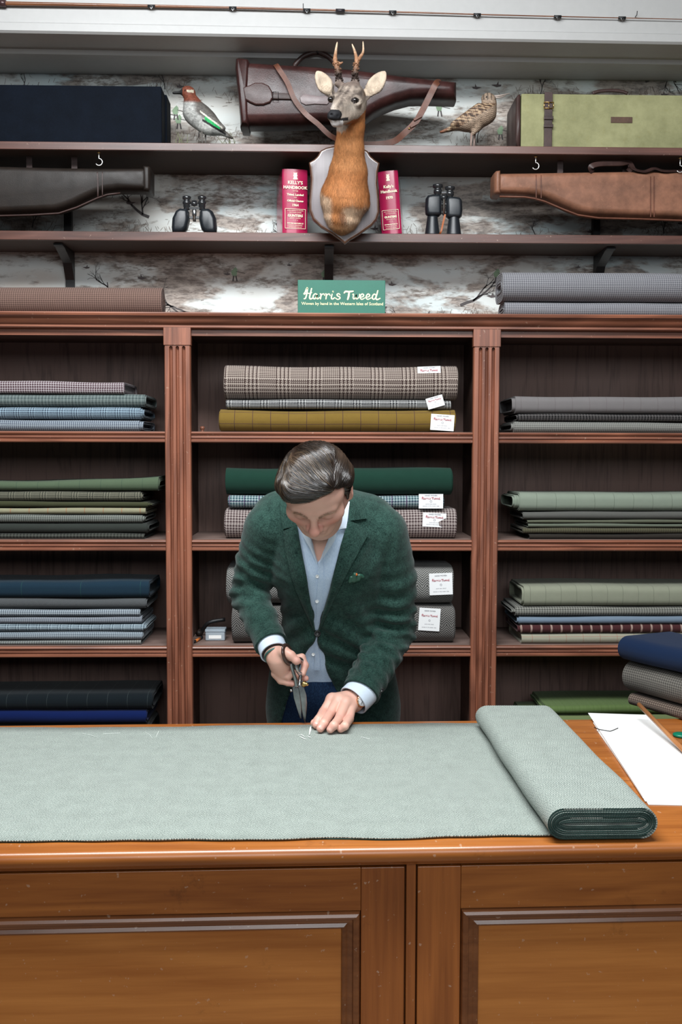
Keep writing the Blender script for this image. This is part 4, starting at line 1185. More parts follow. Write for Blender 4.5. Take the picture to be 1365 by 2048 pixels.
blk = (abs((py - 252) - (px - 425) * .62) < 2.5) & (px > 405) & (px < 452) & (Vv[:, 1] < Yd); C[blk] = (.015, .015, .015)
wht = (abs((py - 226) - (px - 405) * .75) < 2.0) & (px > 400) & (px < 445) & (Vv[:, 1] < Yd); C[wht] = (.6, .58, .5)
C = lerp(C, (.06, .05, .04), sstep(px, 452, 462)); C *= (1 + .12 * nz_)[:, None]
vcol(me, C)
dk_ = thing('stuffed_duck', (W(410, 280, Yd).x, Yd, S1 + .0005), 'stuffed teal duck with chestnut head standing on a small base', 'stuffed bird')
link('body', me, m_feather, dk_, True)
for sg in (-1, 1): MB().lathe([(.0001, -.0034), (.003, -.002), (.0036, 0), (.003, .002), (.0001, .0034)], W(371, 181, Yd + sg * .0165), (0, 1, 0), 10).build('eye', m_eye, dk_, True)
zb0 = S1 + .0006; bxm = W(410, 281, Yd).x
bevel(MB().box(bxm - .105, bxm + .10, Yd - .05, Yd + .05, zb0, zb0 + .008).build('base', flat('grey_base', (.20, .21, .21), .35, .4), dk_), .003)
for sg, x in ((-1, 404), (1, 411)):
    b = MB(); p = W(x, 262, Yd + sg * .014); b.tube([p, (p.x + .002, p.y, zb0 + .010)], .0028, 6)
    for a in (-.02, 0, .02): b.tube([(p.x + .002, p.y, zb0 + .0095), (p.x - .02, p.y + a, zb0 + .0088)], .0016, 5)
    b.build('leg', flat('grey_leg', (.10, .09, .08), .5), dk_, True)
rg = random.Random(3); gm = MB()
for j in range(26):
    x = bxm + rg.choice((rg.gauss(-.075, .012), rg.gauss(.085, .01))); y = Yd + rg.uniform(.01, .04); h_ = rg.uniform(.03, .085)
    gm.tube([(x, y, zb0 + .008), (x + rg.uniform(-.01, .01), y, zb0 + h_ * .6), (x + rg.uniform(-.025, .025), y, zb0 + h_)], [.0016, .0013, .0004], 4)
tag(gm.build('dry_grass', flat('dry_grass_green', (.20, .21, .12), .8), dk_), kind='stuff')

Yk = 3.53
V3 = Vol(pw(862, 295, Yk) + [-.01, -.08, -.02], pw(1030, 170, Yk) + [.02, .08, .02], .0022)
V3.ell(pw(955, 236, Yk), (.062, .038, .038), .02, np.array(Matrix.Rotation(math.radians(-28), 3, 'Y')))
V3.cap(pw(975, 226, Yk), pw(982, 208, Yk), .030, .021, .025).ell(pw(977, 197, Yk), (.024, .018, .019), .014)
V3.cap(pw(925, 250, Yk), pw(884, 264, Yk), .024, .008, .03, ((0, 0, 1), .55)).cap(pw(958, 214, Yk - .026), pw(905, 248, Yk - .022), .013, .006, .012).cap(pw(958, 214, Yk + .026), pw(905, 248, Yk + .022), .013, .006, .012)
V3.cap(pw(955, 256, Yk - .012), pw(946, 268, Yk - .012), .013, .006, .012).cap(pw(955, 256, Yk + .012), pw(946, 268, Yk + .012), .013, .006, .012)
Vv, Ff = V3.mesh('woodcock'); me = np_mesh('woodcock', Vv, Ff); px, py = proj(Vv)
C = np.tile(np.array([.36, .26, .185]), (len(Vv), 1))
bars = (np.sin((py + px * .35 + 2 * np.sin(px * .5)) * 1.5) > .35); lowr = (py - 232) - (px - 955) * -.62 > 0
C[bars & lowr] *= .45
up_ = ~lowr & (py > 205); sp_ = vnoise(Vv * np.array([1, 1, 1.8]), 5, 330, 2); C[up_] = np.array([.20, .12, .075]); C[up_ & (sp_ > .25)] = (.42, .30, .19); C[up_ & (sp_ < -.35)] = (.05, .03, .02)
C[(py < 206)] = (.30, .22, .16); C[(py < 200) & (np.sin(px * .8) > .3)] *= .4; C = lerp(C, (.22, .09, .05), sstep(-px, -900, -885))
vcol(me, C)
wk = thing('stuffed_woodcock', (W(950, 288, Yk).x, Yk, S1 + .0005), 'stuffed woodcock with long thin bill standing on a wooden base', 'stuffed bird')
link('body', me, m_feather, wk, True)
MB().tube([W(985, 194, Yk), W(1000, 191.5, Yk), W(1020, 187, Yk)], [.0050, .0032, .0018], 7).tube([W(985, 197, Yk), W(1000, 195, Yk), W(1012, 191.5, Yk)], [.004, .0022, .0012], 7).build('bill', flat('horn_bill', (.36, .30, .26), .5), wk, True)
for sg in (-1, 1): MB().lathe([(.0001, -.0038), (.0034, -.002), (.004, 0), (.0034, .002), (.0001, .0038)], W(974, 194.5, Yk + sg * .0155), (0, 1, 0), 10).build('eye', m_eye, wk, True)
bxm = W(957, 288, Yk).x; MB().prism([(Yk - .04, zb0), (Yk - .035, zb0 + .009), (Yk + .035, zb0 + .009), (Yk + .04, zb0)], bxm - .062, bxm + .062).build('base', flat('brown_base', (.20, .11, .07), .6), wk)
for sg, x in ((-1, 944), (1, 950)):
    b = MB(); p = W(x, 266, Yk + sg * .012); b.tube([p, (p.x - .003, p.y, zb0 + .012)], [.0045, .0030], 6)
    for a in (-.018, 0, .018): b.tube([(p.x - .003, p.y, zb0 + .012), (p.x + .022, p.y + a, zb0 + .0098)], .0018, 5)
    b.build('leg', flat('pinkish_leg', (.28, .20, .17), .5), wk, True)

# ================================================================== ROE DEER TROPHY
sh_px = [(689, 291), (667, 293), (652, 296.5), (641.5, 302), (635.6, 313), (628, 320), (618, 326), (620, 337), (622.5, 360), (620.5, 385), (618.5, 405), (619, 422), (626, 440), (641.5, 455), (665, 469), (680, 480), (690, 489),
         (700, 481), (717, 471), (744, 452), (754, 440), (759, 425), (758.5, 400), (755, 368), (756, 345), (760, 327), (750, 320), (742, 313), (736, 303), (724, 297), (710, 293)]
dr = thing('roe_deer_trophy', (W(690, 480, 3.40).x, 3.40, W(690, 489, 3.40).z), 'roe deer head with short antlers mounted on a wooden shield', 'trophy')
so = pxz(sh_px, 3.405)
rim = pillow(so, 3.407, .022, .006, steps=3, base=.5).build('shield_rim', wood('shield_rim_wood', (.05, .022, .014), (.13, .06, .035), 'Z', 1, .25, .4), dr); smooth_angle(rim, 40)
cxs = sum(p[0] for p in so) / len(so); czs = sum(p[1] for p in so) / len(so)
def inset_poly(P, a):
    P = [Vector(p) for p in P]; ar = sum(P[i].x * P[(i + 1) % len(P)].y - P[(i + 1) % len(P)].x * P[i].y for i in range(len(P))); sg = 1 if ar > 0 else -1; out = []
    for i in range(len(P)):
        t = ((P[i] - P[i - 1]).normalized() + (P[(i + 1) % len(P)] - P[i]).normalized()).normalized(); out.append(tuple(P[i] + Vector((-t.y, t.x)) * a * sg))
    return out
si = inset_poly(so, .0085)
smooth_angle(pillow(si, 3.398, .006, .0015, steps=2, base=.5).build('shield_face', wood('shield_face_wood', (.13, .11, .115), (.25, .22, .23), 'Z', 1.3, .45, .1), dr), 40)
lo = pw(610, 470, 3.40); hi = pw(790, 130, 3.40)
V3 = Vol((lo[0], 2.98, lo[2] - .03), (hi[0], 3.43, hi[2] + .03), .0026)
V3.chain([pw(706, 212, 3.26), pw(702, 255, 3.27), pw(699, 300, 3.30), pw(697, 345, 3.335), pw(692, 385, 3.36)], [.043, .039, .043, .058, .074], .025)
V3.cap(pw(689, 400, 3.372), pw(686, 425, 3.38), .076, .058, .03).cap(pw(686, 425, 3.38), pw(684, 447, 3.395), .050, .022, .025)
V3.ell(pw(702, 196, 3.235), (.046, .058, .046), .02)                               # skull
V3.cap(pw(691, 204, 3.20), pw(673, 224, 3.11), .036, .0185, .02).cap(pw(688, 200, 3.17), pw(670, 222, 3.09), .016, .013, .012)                  # face
V3.ell(pw(669, 232, 3.078), (.0215, .021, .018), .012)                           # nose
V3.cap(pw(708, 224, 3.225), pw(678, 241, 3.12), .030, .016, .018)                 # jaw
V3.cap(pw(671, 244.5, 3.092), pw(678, 245, 3.12), .0145, .014, .008)                # chin
V3.ell(pw(714, 205, 3.180), (.017, .022, .014), .014).cap(pw(702, 196.5, 3.168), pw(716, 196.5, 3.175), .0045, .0045, .006).ell(pw(672, 198, 3.185), (.012, .02, .014), .012)
V3.ell(pw(716.5, 201.5, 3.158), (.0115, .012, .0085), .006, sub=True).ell(pw(664, 199, 3.172), (.009, .012, .0085), .006, sub=True)   # sockets
V3.ell(pw(663, 229, 3.060), (.0045, .008, .0038), .003, sub=True).ell(pw(677, 231, 3.058), (.0045, .008, .0038), .003, sub=True)
V3.cap(pw(664, 240.0, 3.068), pw(692, 241, 3.11), .0022, .0022, .003, sub=True)
V3.cap(pw(679, 166, 3.225), pw(679, 158, 3.225), .014, .010, .008).cap(pw(711, 166, 3.225), pw(711, 158, 3.225), .014, .010, .008)  # pedicles
for (b0, b1, b2, fr_) in ((( 662, 187, 3.235), (651, 170, 3.225), (637, 147, 3.22), 1), ((734, 190, 3.235), (750, 171, 3.225), (768, 147, 3.22), -1)):
    a, b, c = pw(*b0), pw(*b1), pw(*b2); fl = ((.25 * fr_, -1, .15), .42)
    V3.chain([a, b, b * .5 + c * .5, b * .2 + c * .8, c + (c - b) * .10], [.015, .0235, .0185, .010, .0015], .008, fl)
    m1 = b + np.array([0, -.018, 0.0])
    V3.chain([a * .35 + b * .65 + [0, -.013, 0], b + [0, -.0135, 0], b * .35 + c * .65 + [0, -.010, 0]], [.009, .0175, .007], .006, ((.25 * fr_, -1, .15), .6), sub=True)
Vv, Ff = V3.mesh('deer', 2); N_ = vnormals(Vv, Ff)
nzz = vnoise(Vv, 9, 60, 3); px, py = proj(Vv)
isear = ((px < 664) & (py < 189) | (px > 727) & (py < 192)) & (py < 195)
C = np.tile(np.array([.46, .185, .062]), (len(Vv), 1))
C = lerp(C, (.52, .24, .095), sstep(py, 255, 290) * .7); C = lerp(C, (.40, .15, .05), sstep(py, 330, 350) * .6)
cr = sstep(py + 6 * nzz - .10 * (px - 690), 392, 410); cr = np.maximum(sstep(py + 5 * nzz, 396, 408) * sstep(px, 680, 692), sstep(py + 5 * nzz - .4 * (px - 640), 378, 388) * sstep(-px, -668, -658)); C = lerp(C, (.66, .47, .32), cr)
C = lerp(C, (.22, .095, .045), sstep(py, 405, 418) * (1 - sstep(np.abs(px - 684 - (py - 420) * .15 + nzz * 4), 3, 11)) * .85); C = lerp(C, (.50, .27, .13), sstep(py, 432, 444) * .7)
head = (py < 262) & (Vv[:, 1] < 3.31) & ~isear
face = head & ((py - 240) < -(px - 722) * .85 - 12 + 4 * nzz)
C[face] = np.array([.40, .33, .27])
gf = face & (py < 205 - (px - 690) * .1) ; t_ = sstep(-py, -212, -188) * face; t_ = np.maximum(t_, face * np.exp(-((px - 684 + (py - 200) * .35) / 7.0) ** 2) * (py < 218)); C = lerp(C, (.10, .078, .066), t_ * (.70 + .5 * vnoise(Vv, 17, 240, 2)).clip(0, 1))
C = lerp(C, (.48, .42, .36), np.exp(-(((px - 705) / 15) ** 2 + ((py - 214) / 7) ** 2)) * .9 * head)
C = lerp(C, (.52, .46, .41), np.exp(-(((px - 664) / 6) ** 2 + ((py - 212) / 7) ** 2)) * .9 * head)
mz = head & (px < 694) & (py > 219) & (Vv[:, 1] < 3.125)
C[mz & (((px - 668) / 16.5) ** 2 + ((py - 229) / 12.0) ** 2 < 1)] = (.012, .012, .014); C[head & (px > 670) & (px < 697) & (np.abs(py - 238.5 + (px - 690) * .12) < 3.2) & (Vv[:, 1] < 3.16)] = (.02, .018, .018); C[(px < 687) & (py >= 241) & (py < 258) & (Vv[:, 1] < 3.15)] = (.72, .70, .68)
C[head & (np.hypot((px - 710.5) / 1.25, py - 201) < 6.5) & (Vv[:, 1] < 3.2)] = (.03, .022, .02); C[head & (np.hypot((px - 662), py - 198.5) < 5) & (Vv[:, 1] < 3.2)] = (.03, .022, .02)
earf = isear & (N_[:, 1] < -.45); C[isear] = (.16, .10, .07); C = lerp(C, (.46, .37, .28), earf * 1.0)
edge = isear & (((py < 150 + 1.1 * abs(px - 636)) & (px < 660)) | ((px > 760) & (py < 150 + 1.0 * (770 - px)))); pass
C[(py < 172) & (px > 672) & (px < 720)] = (.16, .12, .10)
C *= (1 + .14 * vnoise(Vv * np.array([1, 1, .3]), 4, 300, 2))[:, None]; C = C.clip(0.004, 1)
me = np_mesh('deer', Vv, Ff); vcol(me, C)
q = NT('deer_hair'); a = q.n('ShaderNodeVertexColor', layer_name='Col'); nn = q.noise(q.coord('Object', (1, 1, .25)), 380, 3, .7)
col = q.mix(1.0, a.outputs[0], q.math('ADD', q.math('MULTIPLY', nn, .8), .6), 'MULTIPLY'); q.bump(nn, .35, .002)
m_fur = q.set(col, .7, spec=.25)
link('head_and_neck', me, m_fur, dr, True)
# short coat hairs
r_ = np.random.RandomState(2)
ok = np.where((Vv[:, 1] < 3.385) & ~mz & ~((px < 697) & (py >= 218) & (py < 258) & (Vv[:, 1] < 3.17)) & (py > 172))[0]
dens = np.where(py[ok] > 385, 3.0, 1.0); idx = r_.choice(ok, 60000, p=dens / dens.sum())
Pp = Vv[idx] + r_.normal(size=(60000, 3)) * .0012; Nn = N_[idx]
down = np.tile(np.array([0, .15, -1.0]), (60000, 1)); hm = (py[idx] < 245) & (Vv[idx, 1] < 3.3); down[hm] = np.array([.12, .5, .55])
down += r_.normal(size=down.shape) * .16
T = down - Nn * (down * Nn).sum(1)[:, None]; T /= np.linalg.norm(T, axis=1)[:, None]
Ln = np.where(py[idx] > 395, .022, np.where(hm, .0050, .010)) * r_.uniform(.6, 1.3, 60000); lift = np.where(py[idx] > 395, .26, .09)[:, None]
S_ = np.cross(T, Nn); wd_ = (np.where(py[idx] > 395, .0006, .00042))[:, None]
tip = Pp + (T + Nn * lift) * Ln[:, None]
HV = np.stack([Pp - S_ * wd_, Pp + S_ * wd_, tip + S_ * wd_ * .15, tip - S_ * wd_ * .15], 1).reshape(-1, 3); HF = np.arange(240000).reshape(-1, 4)
hme = np_mesh('coat', HV, HF); hc = C[idx] * r_.uniform(.75, 1.35, (60000, 1)); vcol(hme, np.repeat(hc.clip(0, 1), 4, 0))
tag(link('coat_hair', hme, m_fur, dr, True), kind='stuff')
for x, y, Y, r in ((710.5, 201.3, 3.172, .0112), (662.0, 198.8, 3.186, .0100)):
    MB().lathe([(r * math.sin(t), r * math.cos(t)) for t in np.linspace(.01, 3.13, 10)], W(x, y, Y), (0, 1, 0), 16).build('eye', m_eye, dr, True)
q = NT('antler_horn'); g_ = q.n('ShaderNodeNewGeometry'); sx = q.n('ShaderNodeSeparateXYZ'); q.t.links.new(q.coord('Object'), sx.inputs[0])
m_ant = None
for nm, segs in (('antler', [((679, 162), (677, 145), (671, 122), (672, 104), (675, 84)), ((671.5, 124), (680, 127), (686.5, 124))]), ('antler', [((711, 162), (711, 145), (714, 124), (711, 106), (704.5, 88)), ((714, 124), (722, 113), (727, 102), (726.5, 83))])):
    b = MB(); ri = random.Random(4)
    for k, s_ in enumerate(segs):
        P = catmull([W(x, y, 3.225 - .012 * math.sin(i)) for i, (x, y) in enumerate(s_)], 7); m_ = len(P)
        R_ = [(.0098 if k == 0 else .0058) * (1 - i / (m_ - 1)) ** .7 + .0010 for i in range(m_)]
        if k == 0: R_ = [r + (.004 if i < 2 else 0) + (ri.uniform(-.001, .0016) if i < 16 else 0) for i, r in enumerate(R_)]
        b.tube(P, R_, 9)
    for j in range(90):
        a = ri.uniform(0, 6.28); P = W(*segs[0][1], 3.225); zz0 = ri.uniform(-.030, .030); rr = .0100 - .06 * max(zz0, 0); bs = ri.uniform(.45, 1.0)
        fx = np.interp(zz0, [-.03, 0, .03], [W(*segs[0][0], 3.2).x, P.x, W(*segs[0][2], 3.2).x]); c = Vector((fx + rr * math.cos(a), 3.215 + rr * math.sin(a), P.z + zz0))
        b.lathe([(.0001, -.002), (.0030 * bs, 0), (.0001, .0045 * bs)], c, (math.cos(a), math.sin(a), .2), 5)
    me = b.mesh('antler'); vv = np.zeros(len(me.vertices) * 3, np.float32); me.vertices.foreach_get('co', vv); vv = vv.reshape(-1, 3)
    ax_, ay_ = proj(vv); t = sstep(-ay_, -135, -108); Cc = lerp(np.tile([.035, .022, .018], (len(vv), 1)), (.30, .15, .08), sstep(-ay_, -150, -120)); Cc = lerp(Cc, (.62, .46, .32), sstep(-ay_, -112, -88)); vcol(me, Cc)
    link('antler', me, m_feather, dr, True)
# ================================================================== COUNTER
ZC = .915
bk0 = Wz(640, 1445, ZC); fr0 = Wz(640, 1694, ZC)
A_C = math.radians(1.5); Mc = Matrix.Translation((bk0.x, bk0.y, 0)) @ Matrix.Rotation(A_C, 4, 'Z')
Mi = Mc.inverted(); DC = -(Mi @ Vector((fr0.x, fr0.y, 0))).y


def cl(px_, py_, dy=.018):
    """local counter coords of a pixel on the front plane (setback dy)"""
    d = Mi.to_3x3() @ ray(px_, py_); o = Mi @ CAM; t = (-DC + dy - o.y) / d.y; p = o + d * t; return p.x, p.z


ctr = thing('counter', (bk0.x, bk0.y - DC / 2, 0), 'large orange-brown wooden shop counter with panelled doors in front', 'counter')
def cb(mb, name, mat, parent, **k):
    mb.v = [tuple(Mc @ Vector(p)) for p in mb.v]; return mb.build(name, mat, parent, **k)


th = .036; yF = -DC
pr = [(0, ZC), (0, ZC - th), (yF + .03, ZC - th - .004), (yF + .010, ZC - th - .003), (yF + .006, ZC - th + .001)] + [(yF + .004 - .016 * math.sin(a) , ZC - .017 - .0155 * math.cos(a) * -1 * -1) for a in []]
pr += [(yF + .004, ZC - th + .003)]
for a in np.linspace(-1.35, 1.57, 12): pr.append((yF + .002 - .014 * math.cos(a), ZC - .0155 + .0155 * math.sin(a)))
pr = pr[:6] + pr[6:]
smooth_angle(cb(MB().prism(pr, -2.3, 2.3), 'worktop', m_count, ctr), 30)
fp = yF + .018
cb(MB().box(-2.25, 2.25, fp + .022, -.03, .02, ZC - th - .001), 'carcass', m_countz, ctr)
cb(MB().box(-2.25, 2.25, fp + .012, fp + .0215, ZC - th - .010, ZC - th - .0045), 'top_bead', m_mould, ctr)
xa = cl(811.5, 1800)[0]; xb_ = cl(833.5, 1800)[0]
bevel(cb(MB().box(xa + .0015, xb_ - .0015, fp - .001, fp + .0215, .02, ZC - th - .0045), 'centre_post', m_countz, ctr), .001)
ztL = cl(400, 1745)[1]; ztR = cl(1100, 1728)[1]


def door(x0, x1, lab):
    """x0..x1 local, all members built one by one"""
    zt_ = ZC - th - .011; zb_ = .10
    d = cb(MB().box(x0 + .002, x1 - .002, fp + .015, fp + .0215, zb_, zt_), 'door', m_countz, ctr)
    sw = .077; rh = cl(1100, 1728)[1] - cl(1100, 1813)[1]
    sw = cl(920, 1900)[0] - cl(834, 1900)[0]
    for a in (x0 + .002, x1 - .002 - sw): bevel(cb(MB().box(a, a + sw, fp, fp + .0149, zb_, zt_), 'stile', m_countz, d), .0012)
    for a in (zt_ - rh, zb_): bevel(cb(MB().box(x0 + sw + .0025, x1 - sw - .0025, fp + .0003, fp + .0149, a, a + rh), 'rail', m_count, d), .0008)
    i0, i1, j0, j1 = x0 + sw + .002, x1 - sw - .002, zb_ + rh, zt_ - rh
    cb(MB().box(i0 + .01, i1 - .01, fp + .008, fp + .0149, j0 + .01, j1 - .01), 'panel', m_panel, d)
    mw = cl(960, 1900)[0] - cl(920, 1900)[0]
    prf = [(0, .010), (.002, -.001), (.004, -.006), (.009, -.0085), (.014, -.006), (.016, .000), (.020, .001), (mw - .012, .004), (mw - .009, .0025), (mw - .006, .001), (mw - .003, .003), (mw - .001, .0085)]
    for (ax, ay, bx_, by_, nx_, nz_) in ((i0, j1, i1, j1, 0, -1), (i0, j0, i1, j0, 0, 1), (i0, j0, i0, j1, 1, 0), (i1, j0, i1, j1, -1, 0)):
        mb = MB(); vs = []
        for e in (0, 1):
            for w_, dp in prf:
                if nx_ == 0: x = (ax + w_) if e == 0 else (bx_ - w_); z = ay + nz_ * w_
                else: z = (ay + w_) if e == 0 else (by_ - w_); x = ax + nx_ * w_
                vs.append((x, fp + dp, z))
        n = len(prf); fs = [(i, i + 1, n + i + 1, n + i) for i in range(n - 1)]
        # close the back so that the strip is solid
        for e in (0, 1):
            vs += [(vs[e * n][0], fp + .0149, vs[e * n][2]), (vs[e * n + n - 1][0], fp + .0149, vs[e * n + n - 1][2])]
        k = 2 * n; fs += [(0, n, k + 2, k), (n - 1, k + 1, k + 3, 2 * n - 1), (k, k + 2, k + 3, k + 1), tuple(range(n)) + (k + 1, k), tuple(range(n, 2 * n))[::-1] + (k + 2, k + 3)]
        smooth_angle(cb(mb.add(vs, fs), 'moulding', m_mould, d), 35)


dwid = 1.12
door(xa - dwid, xa, ''); door(xb_, xb_ + dwid, '')
cb(MB().box(-2.25, xa - dwid - .004, fp, fp + .0215, .02, ZC - th - .011), 'end_stile', m_countz, ctr); cb(MB().box(xb_ + dwid + .004, 2.25, fp, fp + .0215, .02, ZC - th - .011), 'end_stile', m_countz, ctr)
cb(MB().box(xa - dwid, xa, fp, fp + .0215, .02, .096), 'kick_board', m_countz, ctr); cb(MB().box(xb_, xb_ + dwid, fp, fp + .0215, .02, .096), 'kick_board', m_countz, ctr)
cb(MB().box(-2.25, 2.25, fp + .03, -.04, 0, .0195), 'plinth', m_countz, ctr)

# ---- the cloth laid out on it
m_tw = weave('grey_green_herringbone', 'herring', (.40, .435, .39), (.155, .20, .185), .0013, ns=420, P=.022, fleck=.6, dye=1.0)
m_tw2 = flat('dark_green_selvedge', (.012, .045, .038), .9, bump=.4, scale=900, var=.4)


def sheet(name, mat, parent, back, front, z, th_, seed, nx=90, ny=14, wav=.0015):
    """back/front edge polylines in px; laid on height z"""
    vs = []; uv = []
    bx, by = zip(*back); fx, fy = zip(*front)
    for s_ in (0, 1):
        for i in range(nx + 1):
            t = i / nx
            x1 = bx[0] + (bx[-1] - bx[0]) * t; p = Wz(x1, float(np.interp(x1, bx, by)), z)
            x2 = fx[0] + (fx[-1] - fx[0]) * t; q_ = Wz(x2, float(np.interp(x2, fx, fy)), z)
            e = .0012 * math.sin(i * .9 + seed) + .0010 * math.sin(i * .37 + 2 * seed)
            for j in range(ny + 1):
                u = j / ny; r = p.lerp(q_, u); dz = wav * (1 + .5 * math.sin(r.x * 11 + seed) * math.sin(r.y * 9 + 1) + .4 * math.sin(r.x * 23 + r.y * 15))
                if j in (0, ny): r = r + Vector((0, e * (1 if j else -1), 0))
                if j == ny: dz *= .8
                vs.append((r.x, r.y, z + dz * s_ + th_ * s_)); uv.append((r.x, r.y))
    n = ny + 1; N = (nx + 1) * n; fs = []
    for i in range(nx):
        for j in range(ny):
            a = i * n + j; fs.append((a, a + n, a + n + 1, a + 1)); fs.append((N + a, N + a + 1, N + a + n + 1, N + a + n))
        for j in (0, ny): a = i * n + j; fs.append((a, N + a, N + a + n, a + n) if j == 0 else (a, a + n, N + a + n, N + a))
    for i in (0, nx):
        for j in range(ny): a = i * n + j; fs.append((a, a + 1, N + a + 1, N + a) if i == 0 else (a + 1, a, N + a, N + a + 1))
    me = bpy.data.meshes.new(name); me.from_pydata(vs, [], fs); me.update()
    l = me.uv_layers.new(name='UVMap'); li = np.zeros(len(me.loops), np.int32); me.loops.foreach_get('vertex_index', li)
    l.data.foreach_set('uv', np.array(uv, np.float32)[li].ravel()); me.shade_smooth()
    return link(name, me, mat, parent)


cloth = thing('laid_out_cloth', Wz(500, 1560, ZC), 'grey-green herringbone tweed rolled out flat across the counter', 'cloth')
bk_ = [(-420, 1462), (0, 1457), (300, 1456), (600, 1451), (960, 1448), (1010, 1447)]
ft_ = [(-520, 1694), (0, 1684), (260, 1681), (520, 1680), (690, 1676), (760, 1679), (900, 1674), (1115, 1671)]
ft2 = [(x, y + 1.6 + 1.2 * math.sin(x * .02)) for x, y in ft_]
sheet('under_layer', m_tw2, cloth, bk_, ft2, ZC + .0004, .0016, 2, wav=.0006)
sheet('top_layer', m_tw, cloth, bk_, ft_, ZC + .0032, .0018, 1, wav=.0010)
ch = MB()
m_chalk = flat('chalk', (.78, .82, .78), .95)
def chalk(pts, w_):
    P = [Wz(x, y, ZC + .0068) for x, y in pts]; b = MB(); n = len(P); L = []
    for i, p in enumerate(P):
        t = (P[min(i + 1, n - 1)] - P[max(i - 1, 0)]).normalized(); s_ = Vector((-t.y, t.x, 0)) * w_ / 2 * (.6 + .4 * math.sin(i * 2.1)); L.append((p + s_, p - s_))
    vs = [a for a, _ in L] + [b_ for _, b_ in L] + [a + Vector((0, 0, .0004)) for a, _ in L] + [b_ + Vector((0, 0, .0004)) for _, b_ in L]
    fs = []
    for i in range(n - 1): fs += [(i, n + i, n + i + 1, i + 1), (2 * n + i, 2 * n + i + 1, 3 * n + i + 1, 3 * n + i), (i, i + 1, 2 * n + i + 1, 2 * n + i), (n + i, 3 * n + i, 3 * n + i + 1, n + i + 1)]
    ch.add(vs, fs)
chalk([(622, 1453), (621, 1460), (619, 1470)], .005); chalk([(596, 1471), (603, 1469), (610, 1474), (616, 1472), (621, 1475)], .003); chalk([(600, 1473), (608, 1477), (614, 1479)], .003)
chalk([(165, 1467), (180, 1470), (196, 1475)], .0009); chalk([(290, 1464), (300, 1470), (306, 1478)], .0008); chalk([(312, 1474), (318, 1462)], .0009); chalk([(722, 1474), (740, 1478)], .002); chalk([(206, 1468), (240, 1466)], .0012)
tag(ch.build('chalk_marks', m_chalk, cloth), kind='stuff')

# ---- the bolt it comes from
def bolt_on_counter(name, lab, cat, pl_f, pr_f, pl_b, z, t, mat, seed, L=None, r=None, layers=6, wid=None, fray=.004, mat2=None, **k):
    a = pl_f; b = pl_b; ax = (a - b); Lh = ax.length if L is None else L; ax.normalize(); yv = Vector((-ax.y, ax.x, 0))
    wd_ = wid or (pr_f - pl_f).dot(yv)
    if wd_ < 0: yv = -yv; wd_ = -wd_
    M = Matrix(((ax.x, yv.x, 0, b.x), (ax.y, yv.y, 0, b.y), (0, 0, 1, z), (0, 0, 0, 1)))
    me = bolt_mesh(0, Lh, 0, wd_, 0, t, seed, r, layers, k.get('wob', .0012), fray, M=M, lth=k.get('lth', .003))
    o = link(name, me, mat); rebase(o, M @ Vector((Lh / 2, wd_ / 2, 0)) ); tag(o, lab, cat)
    if mat2:
        me.materials.append(mat2)
        for p in me.polygons:
            c = o.location + p.center; l = M.inverted() @ c
            if l.x > Lh - .0005 or l.x < .0005: p.material_index = 1
    return o


fl = Wz(1094, 1655, ZC + .03); frr = Wz(1318, 1655, ZC + .03); blp = Wz(951, 1437, ZC + .03)
fl.z = frr.z = blp.z = 0
bolt_on_counter('cloth_bolt', 'thick grey-green tweed bolt on its board with dark green end, lying on the counter', 'cloth', fl, frr, blp, ZC + .0072, .060, m_tw, 21, r=.0295, layers=9, mat2=m_tw2, wob=.0014, lth=.0024, fray=.006, L=None)

# ---- three bolts stacked at the right
sa = Wz(1256, 1411, ZC); sb_ = Wz(1365, 1443, ZC); sa.z = sb_.z = 0; ax = (sb_ - sa).normalized(); 
def rstack(dx, dl, z, t, mat, lab, seed, r, **k):
    rt = Vector((-ax.y, ax.x, 0)); rt = rt if rt.x > 0 else -rt
    b = sa + rt * dx - ax * dl
    return bolt_on_counter('cloth_bolt', lab, 'cloth', b + ax * .74, b + ax * .74 + rt * .24, b, z, t, mat, seed, r=r, wob=k.get('wob', .002))
rstack(.0, 0, ZC + .0005, .037, weave('brown_basket_tweed', 'hound', (.26, .20, .16), (.075, .052, .042), .0009), 'brown speckled tweed bolt at the bottom of the counter stack at the right', 31, .018)
rstack(-.012, .012, ZC + .0385, .088, weave('grey_basket_tweed', 'hound', (.22, .205, .18), (.08, .074, .066), .0009), 'fat grey-brown tweed bolt in the middle of the counter stack at the right', 32, .043)
rstack(-.020, .018, ZC + .1275, .075, weave('navy_felted_wool', 'plain', (.003, .014, .048), (.006, .024, .075), fleck=.2), 'soft navy blue wool bolt on top of the counter stack at the right', 33, .036, wob=.004)

# ---- papers
pp_ = thing('paper_stack', Wz(1270, 1510, ZC), 'stack of long white pattern papers on the counter right of the bolt', 'papers')
def paper(q4, z, lab=None):
    P = [Wz(x, y, z) for x, y in q4]; mb = MB(); mb.add([(p.x, p.y, z) for p in P] + [(p.x, p.y, z + .0016) for p in P], [(3, 2, 1, 0), (4, 5, 6, 7)] + [(i, (i + 1) % 4, 4 + (i + 1) % 4, 4 + i) for i in range(4)])
    return mb.build('paper_sheet', m_paper, pp_)
paper([(1194, 1460), (1300, 1462), (1480, 1614), (1298, 1610)], ZC + .0006)
paper([(1187, 1446), (1310, 1448), (1478, 1607), (1291, 1603)], ZC + .0026)
paper([(1180, 1431), (1302, 1432), (1470, 1600), (1287, 1597)], ZC + .0046)
paper([(1177, 1427), (1300, 1431), (1466, 1596), (1286, 1593)], ZC + .0066)
w0 = [Wz(x, y, ZC + .0094) for x, y in ((1189, 1455), (1200, 1459), (1221, 1462.5), (1228, 1460), (1237, 1456))]
